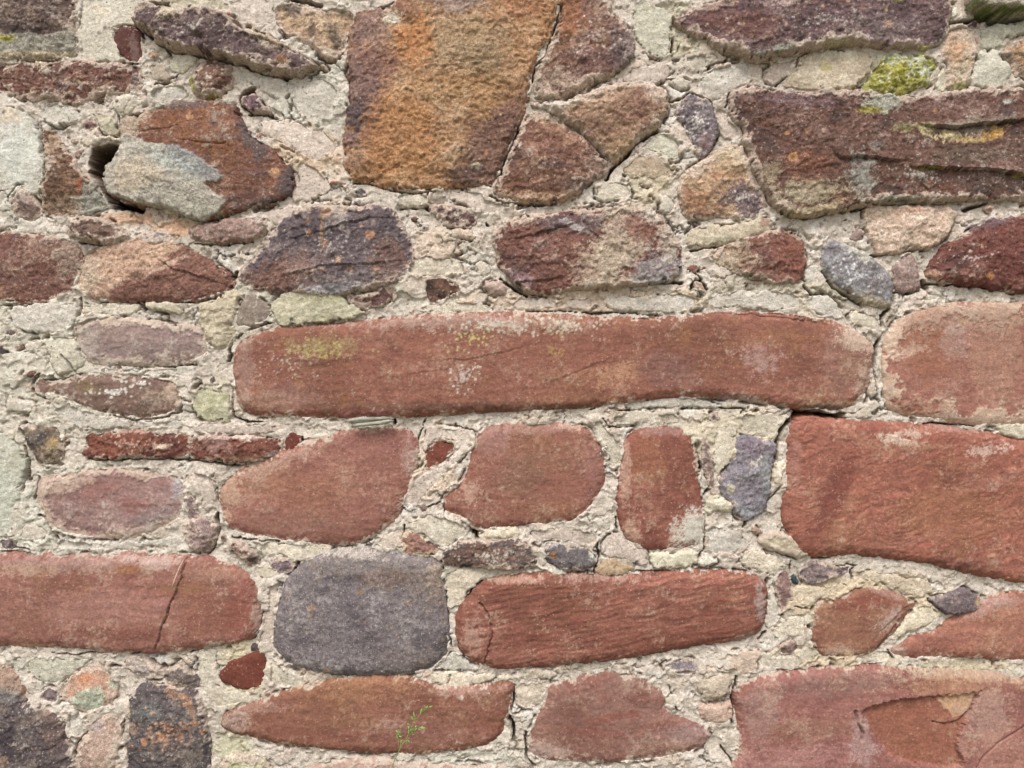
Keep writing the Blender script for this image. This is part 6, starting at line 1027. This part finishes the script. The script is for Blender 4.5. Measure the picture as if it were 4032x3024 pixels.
sprig['label'] = "thin green grass sprig with tiny spikelets in front of the lowest long red block"; sprig['category'] = "grass"
tube('stem', [jpt(-60, 2700, -0.01), jpt(60, 2100, -0.005), jpt(182, 1650), jpt(240, 1500), jpt(288, 1420), jpt(318, 1340), jpt(370, 1240), jpt(440, 1150), jpt(490, 1020), jpt(560, 880), jpt(650, 770), jpt(720, 690), jpt(800, 625)],
     [0.0007, 0.0006, 0.0006, 0.00052, 0.00046, 0.00042, 0.0004, 0.00036, 0.00034, 0.0003, 0.00028, 0.00024, 0.0002], stemg, sprig)
for pts in [[(318, 1340), (325, 1280), (340, 1230)], [(300, 1380), (296, 1220), (290, 1150)], [(370, 1240), (455, 1180)], [(440, 1150), (470, 1080), (478, 940)], [(455, 1120), (530, 1060), (560, 1030)], [(490, 1020), (580, 1010), (650, 985)], [(560, 880), (575, 810)], [(560, 1030), (600, 930)], [(560, 1080), (580, 1010)], [(400, 1110), (330, 1090), (300, 1060)]]:
    tube('branch', [jpt(*q) for q in pts], [0.00028] * len(pts), stemg, sprig, 4)
SPIKES = [(550, 700, 572, 795), (512, 775, 560, 855), (590, 805, 578, 828), (690, 650, 668, 750), (702, 650, 685, 722), (765, 605, 730, 685), (800, 598, 755, 665), (880, 598, 812, 632), (440, 905, 490, 930), (482, 935, 470, 1000), (474, 1000, 468, 1100),
          (300, 1020, 340, 1085), (250, 1018, 292, 1055), (292, 1045, 290, 1120), (265, 1085, 292, 1180), (300, 1115, 355, 1132), (355, 1178, 335, 1240), (435, 1185, 442, 1265), (455, 1178, 485, 1228), (515, 990, 512, 1040), (555, 980, 538, 1035), (600, 935, 582, 975), (608, 975, 570, 1035), (560, 1080, 528, 1105), (720, 955, 655, 980), (755, 972, 675, 990), (680, 1005, 632, 1005), (448, 955, 480, 962)]
for k, (x0, y0, x1, y1) in enumerate(SPIKES):
    a = np.array(jpt(x1, y1)); b_ = np.array(jpt(x0, y0, -0.0015 * (k % 3)))
    R_ = 0.00092 if (y1 - y0) ** 2 + (x1 - x0) ** 2 > 2500 else 0.0007
    tube('spikelet', [a + (b_ - a) * t for t in (0, .12, .35, .6, .85, 1.0)], [0.0001, R_ * .7, R_, R_ * .85, R_ * .45, 0.00005], green, sprig)

# ------------------------------------------------------------------ loose bits held in the joints
wood = simple_mat("weathered_wood", (0.13, 0.12, 0.09), (0.40, 0.39, 0.32), 40, 0.85, (1.5, 1, 30))
def sliver(name, tile, pts, h0_, thick, mat, seed, label, cat):
    """a splinter of wood: a fibrous bar with split ends"""
    p = np.array([wall_mm(tile, *q) for q in pts]); r_ = np.random.default_rng(seed)
    (ax, az), (bx, bz), (cx_, cz_), (dx_, dz_) = p          # top left, top right, bottom right, bottom left
    root = bpy.data.objects.new(name, None); scene.collection.objects.link(root)
    root.location = ((ax + bx) / 2 * MM, -h0_ * MM, ZC + (az + dz_) / 2 * MM)
    root['label'] = label; root['category'] = cat
    nf = 7
    for k in range(nf):
        t0, t1 = k / nf, (k + 1.25) / nf
        l0 = np.array([ax, az]) + (np.array([dx_, dz_]) - np.array([ax, az])) * (t0 + t1) / 2
        l1 = np.array([bx, bz]) + (np.array([cx_, cz_]) - np.array([bx, bz])) * (t0 + t1) / 2
        e0, e1 = r_.uniform(-0.02, 0.10), r_.uniform(0.88, 1.02)
        pts3 = []; rad = []
        for s_ in np.linspace(e0, e1, 8):
            q = l0 + (l1 - l0) * s_
            pts3.append((q[0] * MM, -(h0_ + 1.2 * math.sin(3 * s_ + k) + r_.uniform(-.4, .4)) * MM, ZC + (q[1] + r_.uniform(-.25, .25)) * MM))
            rad.append(thick * MM * r_.uniform(0.7, 1.05))
        rad[0] *= 0.4; rad[-1] *= 0.4
        tube('fibre', pts3, rad, mat, root, 6)
    return root
sliver('wood_splinter', 'E', [(28, 1052), (342, 1046), (345, 1072), (60, 1104)], 19, 2.1, wood, 4, "silver grey splinter of old wood wedged beneath the longest red block", "wood splinter")
straw = simple_mat("dry_twig", (0.36, 0.24, 0.17), (0.52, 0.38, 0.28), 200, 0.8)
tw = bpy.data.objects.new("twig", None); scene.collection.objects.link(tw)
def gpt(x, y, h): q = wall_mm('G', x, y); return (q[0] * MM, -h * MM, ZC + q[1] * MM)
tw.location = gpt(1140, 490, 22); tw['label'] = "short brown twig caught in the slanting crack of a long red block"; tw['category'] = "twig"
tube('shaft', [gpt(1205, 300, 17), gpt(1190, 350, 22.5), gpt(1165, 420, 23.5), gpt(1138, 495, 23)], [0.0004, 0.0009, 0.0011, 0.0008], straw, tw)
